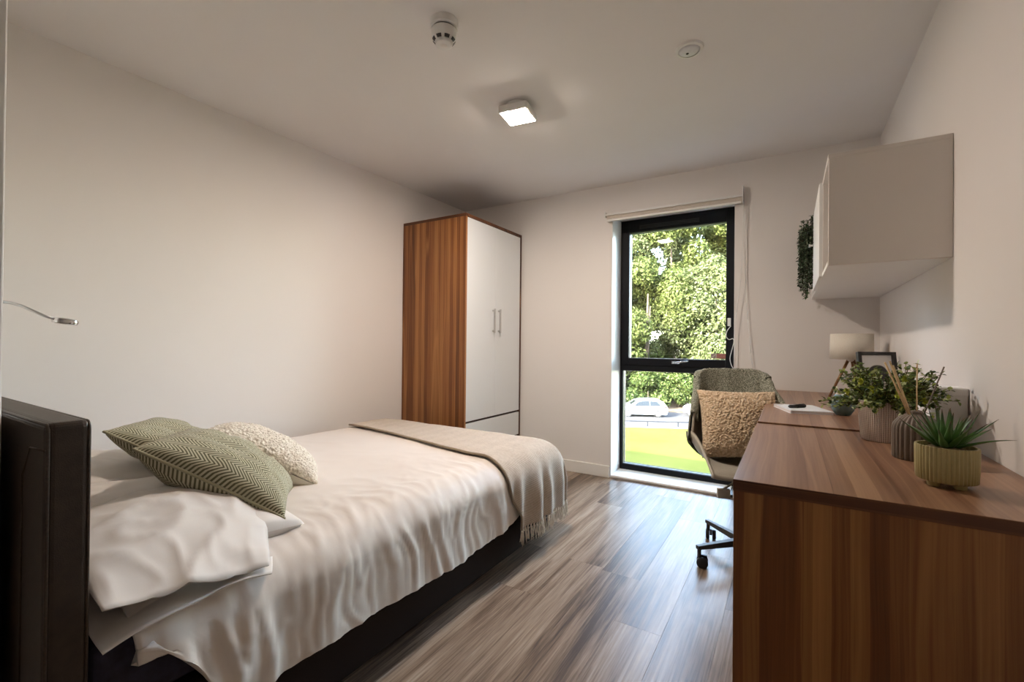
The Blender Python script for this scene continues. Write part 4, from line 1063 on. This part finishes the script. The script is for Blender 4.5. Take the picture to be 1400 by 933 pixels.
def car(name, loc, rz, paint, label):
    t = thing(name, loc, label, 'car', rz=rz)
    # side outline, x forward, z up
    low = [(-2.05, .38), (-2.08, .62), (-2.02, .95), (-1.95, 1.02)]
    prof = [(-2.02, .30), (-2.10, .55), (-2.08, .85), (-2.00, 1.02), (-1.72, 1.36), (-1.45, 1.47), (-.7, 1.53), (.1, 1.50), (.55, 1.38), (1.05, 1.06), (1.25, .98), (1.75, .88), (2.02, .74), (2.10, .55), (2.05, .30)]
    b = MB(); ws_ = []
    for (x, z) in prof:
        wd = .86 if z < 1.0 else .86 - (z - 1.0) * .42
        ws_.append([(x, -wd, z), (x, -wd * .96, z), (x, wd * .96, z), (x, wd, z)])
    n_ = len(prof); vs_ = [q_ for r in ws_ for q_ in (r[0], r[3])]
    fs = [(2 * k, 2 * k + 1, 2 * ((k + 1) % n_) + 1, 2 * ((k + 1) % n_)) for k in range(n_)]
    fs += [tuple(2 * k for k in range(n_ - 1, -1, -1)), tuple(2 * k + 1 for k in range(n_))]
    b.add(vs_, fs); b.build('body', paint, t, bevel=.06, seg=3, local=True, angle=35)
    for sgn in (-1, 1):
        def sidewin(pts_):
            bb = MB(); v0 = []
            for (x, z) in pts_:
                wd = .86 - (z - 1.0) * .42 + .004; v0.append((x, sgn * wd, z))
            bb.add(v0, [tuple(range(len(v0)))]); bb.build('side_window', m_carglass, t, solid=.012, local=True)
        sidewin([(-1.55, 1.04), (-.62, 1.02), (-.62, 1.43), (-1.25, 1.40)]); sidewin([(-.55, 1.02), (.80, 1.02), (.42, 1.33), (.05, 1.42), (-.55, 1.44)])
        for wx in (-1.30, 1.32):
            bb = MB(); bb.tube([(wx, sgn * .66, .31), (wx, sgn * .87, .31)], .31, 28); w1 = bb.build('wheel', m_tyre, t, angle=40, local=True)
            bb = MB(); bb.tube([(wx, sgn * .86, .31), (wx, sgn * .882, .31)], .215, 24); bb.build('hubcap', m_wheel, w1, local=True, angle=40)
        bb = MB(); bb.box(.72, .92, sgn * .86 if sgn > 0 else -1.0, 1.0 if sgn > 0 else -.86, .98, 1.12); bb.build('wing_mirror', paint, t, bevel=.03, local=True)
        bb = MB(); bb.box(-2.10, -1.92, sgn * .60 if sgn > 0 else -.87, .87 if sgn > 0 else -.60, .82, 1.02); bb.build('tail_lamp', m_redlamp, t, bevel=.03, local=True)
    bb = MB(); bb.add([(1.03, -.76, 1.075), (1.03, .76, 1.075), (.57, .70, 1.385), (.57, -.70, 1.385)], [(0, 1, 2, 3)]); bb.build('windscreen', m_carglass, t, solid=.02, local=True)
    bb = MB(); bb.add([(-2.0, -.74, 1.06), (-2.0, .74, 1.06), (-1.74, .69, 1.36), (-1.74, -.69, 1.36)], [(0, 1, 2, 3)]); bb.build('rear_window', m_carglass, t, solid=.02, local=True)
    return t
rz = math.atan2(-E.y, -E.x)
car('silver_car', road_pt(-1.2, .9, -.02), rz, m_carsilver, 'silver hatchback car on the road outside the window')
car('white_car', road_pt(5.0, 1.5, -.02), rz, m_carwhite, 'white hatchback car on the road half hidden by the chair')

def crown_mesh(name, rx, rz_, n_, size, seed, lobes=26, inner=.55):
    rng = random.Random(seed); mb = MB(); lob = []
    for k in range(lobes):
        a = rng.uniform(0, 2 * PI); zz = rng.uniform(-1, 1); rr = math.sqrt(max(0, 1 - zz * zz)) * rng.uniform(.45, .85)
        lob.append((Vector((rx * rr * math.cos(a), rx * rr * math.sin(a), rz_ * zz * .8)), rng.uniform(.26, .42) * rx))
    vs_ = []; fs = []
    for k in range(n_):
        c_, r_ = lob[rng.randrange(lobes)]
        d_ = Vector((rng.gauss(0, 1), rng.gauss(0, 1), rng.gauss(0, 1))).normalized()
        p = c_ + d_ * r_ * rng.uniform(inner, 1.08)
        n1 = (d_ + Vector((rng.uniform(-1, 1), rng.uniform(-1, 1), rng.uniform(-.4, 1.2)))).normalized(); t1 = n1.orthogonal().normalized(); t1 = Matrix.Rotation(rng.uniform(0, 6.28), 3, n1) @ t1; t2 = n1.cross(t1)
        s_ = size * rng.uniform(.6, 1.3); o0 = len(vs_)
        vs_ += [p - t1 * s_, p - t2 * s_ * .5 + n1 * s_ * .12, p + t1 * s_, p + t2 * s_ * .5 + n1 * s_ * .12]; fs.append((o0, o0 + 1, o0 + 2, o0 + 3))
    mb.add(vs_, fs); return mb.mesh(name)
cm = [crown_mesh('tree_crown_a', 4.6, 7.4, 26000, .19, 1), crown_mesh('tree_crown_b', 5.0, 6.6, 26000, .19, 2), crown_mesh('tree_crown_c', 4.2, 7.8, 26000, .19, 3)]
cs_ = [crown_mesh('shrub_crown_a', 2.1, 2.0, 5000, .15, 4, 16), crown_mesh('shrub_crown_b', 2.4, 1.7, 5000, .15, 5, 16)]
def tree(s_, t, h, k, mat, sc=1.0, label='', nm='tree'):
    r = thing(nm, road_pt(s_, t, .1), label, 'tree', 'trees beyond the road', rz=random.uniform(0, 6.28))
    me = cm[k].copy() if False else cm[k]
    c_ = bpy.data.objects.new('crown', me); COL.objects.link(c_); c_.parent = r; c_.location = (0, 0, h); c_.scale = (sc, sc, sc); c_['kind'] = 'stuff'
    if not me.materials: me.materials.append(mat)
    MB().tube([(0, 0, -.1), (.1, 0, h * .35), (-.1, .1, h * .7), (0, 0, h + 3 * sc)], [.32, .26, .2, .08], 10).build('trunk', m_bark, r, smooth=True, local=True)
    MB().tube([(.0, 0, h * .45), (1.0, .4, h * .75), (1.7, .6, h + 1)], [.16, .11, .05], 8).build('branch', m_bark, r, smooth=True, local=True)
    MB().tube([(.0, 0, h * .5), (-.9, -.5, h * .8), (-1.6, -.9, h + 1.5)], [.15, .10, .05], 8).build('branch', m_bark, r, smooth=True, local=True)
cm[0].materials.append(m_tree); cm[1].materials.append(m_tree2); cm[2].materials.append(m_tree)
row1 = [(-21, 9.0, 9.5, 0), (-13.5, 10, 9.0, 1), (-6.0, 8.6, 9.6, 2), (1.0, 9.6, 9.0, 0), (8.0, 8.8, 9.4, 1), (15.0, 10, 9.2, 2)]
row2 = [(-17, 17, 15.0, 2), (-9.5, 16, 16.2, 0), (-2.2, 17, 15.6, 1), (5.0, 16, 16.0, 2), (12, 17, 15.4, 0)]
row3 = [(-14, 25, 22.0, 1), (-5.5, 24, 22.5, 2), (3.0, 25, 22.0, 0), (11, 25, 21.5, 1)]
lab = {0: 'mid green leafy tree in the first row beyond the road', 1: 'mid green taller tree in the second row beyond the road', 2: 'tall green tree at the back of the wood beyond the road'}
labp = {0: 'pale green tree in the first row beyond the road', 1: 'pale green taller tree in the second row beyond the road', 2: 'tall pale green tree at the back of the wood'}
wood_e = thing('woodland', road_pt(0, 18, .1), 'dense green woodland rising behind the roadside trees', 'woodland', kind='stuff')
def wood_tree(s_, t, h, k, sc):
    p = road_pt(s_, t, .1) - wood_e.location
    c_ = bpy.data.objects.new('tree_crown', cm[k]); COL.objects.link(c_); c_.parent = wood_e; c_.location = p + Vector((0, 0, h)); c_.scale = (sc, sc, sc); c_.rotation_euler = (0, 0, random.uniform(0, 6.28)); c_['kind'] = 'stuff'
    MB().tube([p + Vector((0, 0, -.1)), p + Vector((.1, 0, h * .5)), p + Vector((0, 0, h + 2 * sc))], [.3, .22, .08], 8).build('trunk', m_bark, wood_e, smooth=True, local=True)
for ri, row in enumerate((row2, row3)):
    for (s_, t, h, k) in row: wood_tree(s_, t, h, k, (1.12, 1.25)[ri])
for ri, row in enumerate((row1,)):
    for (s_, t, h, k) in row:
        tree(s_, t, h, k, m_tree, (1.0, 1.12, 1.25)[ri], (labp if k == 1 else lab)[ri])
row4 = [(-23 + 4.6 * k, 12.5 + 1.5 * (k % 2), 3.9 + .5 * (k % 3), (k * 2) % 3) for k in range(10)]
for (s_, t, h, k) in row4: wood_tree(s_, t, h, k, .62)
row5 = [(-24 + 6.0 * k, 21.0 + 1.5 * (k % 2), 6.0, k % 3) for k in range(8)]
for (s_, t, h, k) in row5: wood_tree(s_, t, h, k, .95)
for me in cs_: me.materials.append(m_shrub)
for k in range(13):
    s_ = -20 + k * 2.9 + random.uniform(-.5, .5); t = 5.6 + random.uniform(-.4, 1.0)
    r = thing('shrub', road_pt(s_, t, .1), 'rounded roadside shrub at the foot of the trees beyond the road', 'shrub', 'shrubs beyond the road', rz=random.uniform(0, 6.28))
    c_ = bpy.data.objects.new('crown', cs_[k % 2]); COL.objects.link(c_); c_.parent = r; c_.location = (0, 0, 1.9 + random.uniform(-.2, .6)); sc = random.uniform(.85, 1.2); c_.scale = (sc, sc, sc); c_['kind'] = 'stuff'
    MB().tube([(0, 0, -.1), (.05, 0, 1.6)], [.08, .04], 8).build('stem', m_bark, r, smooth=True, local=True)
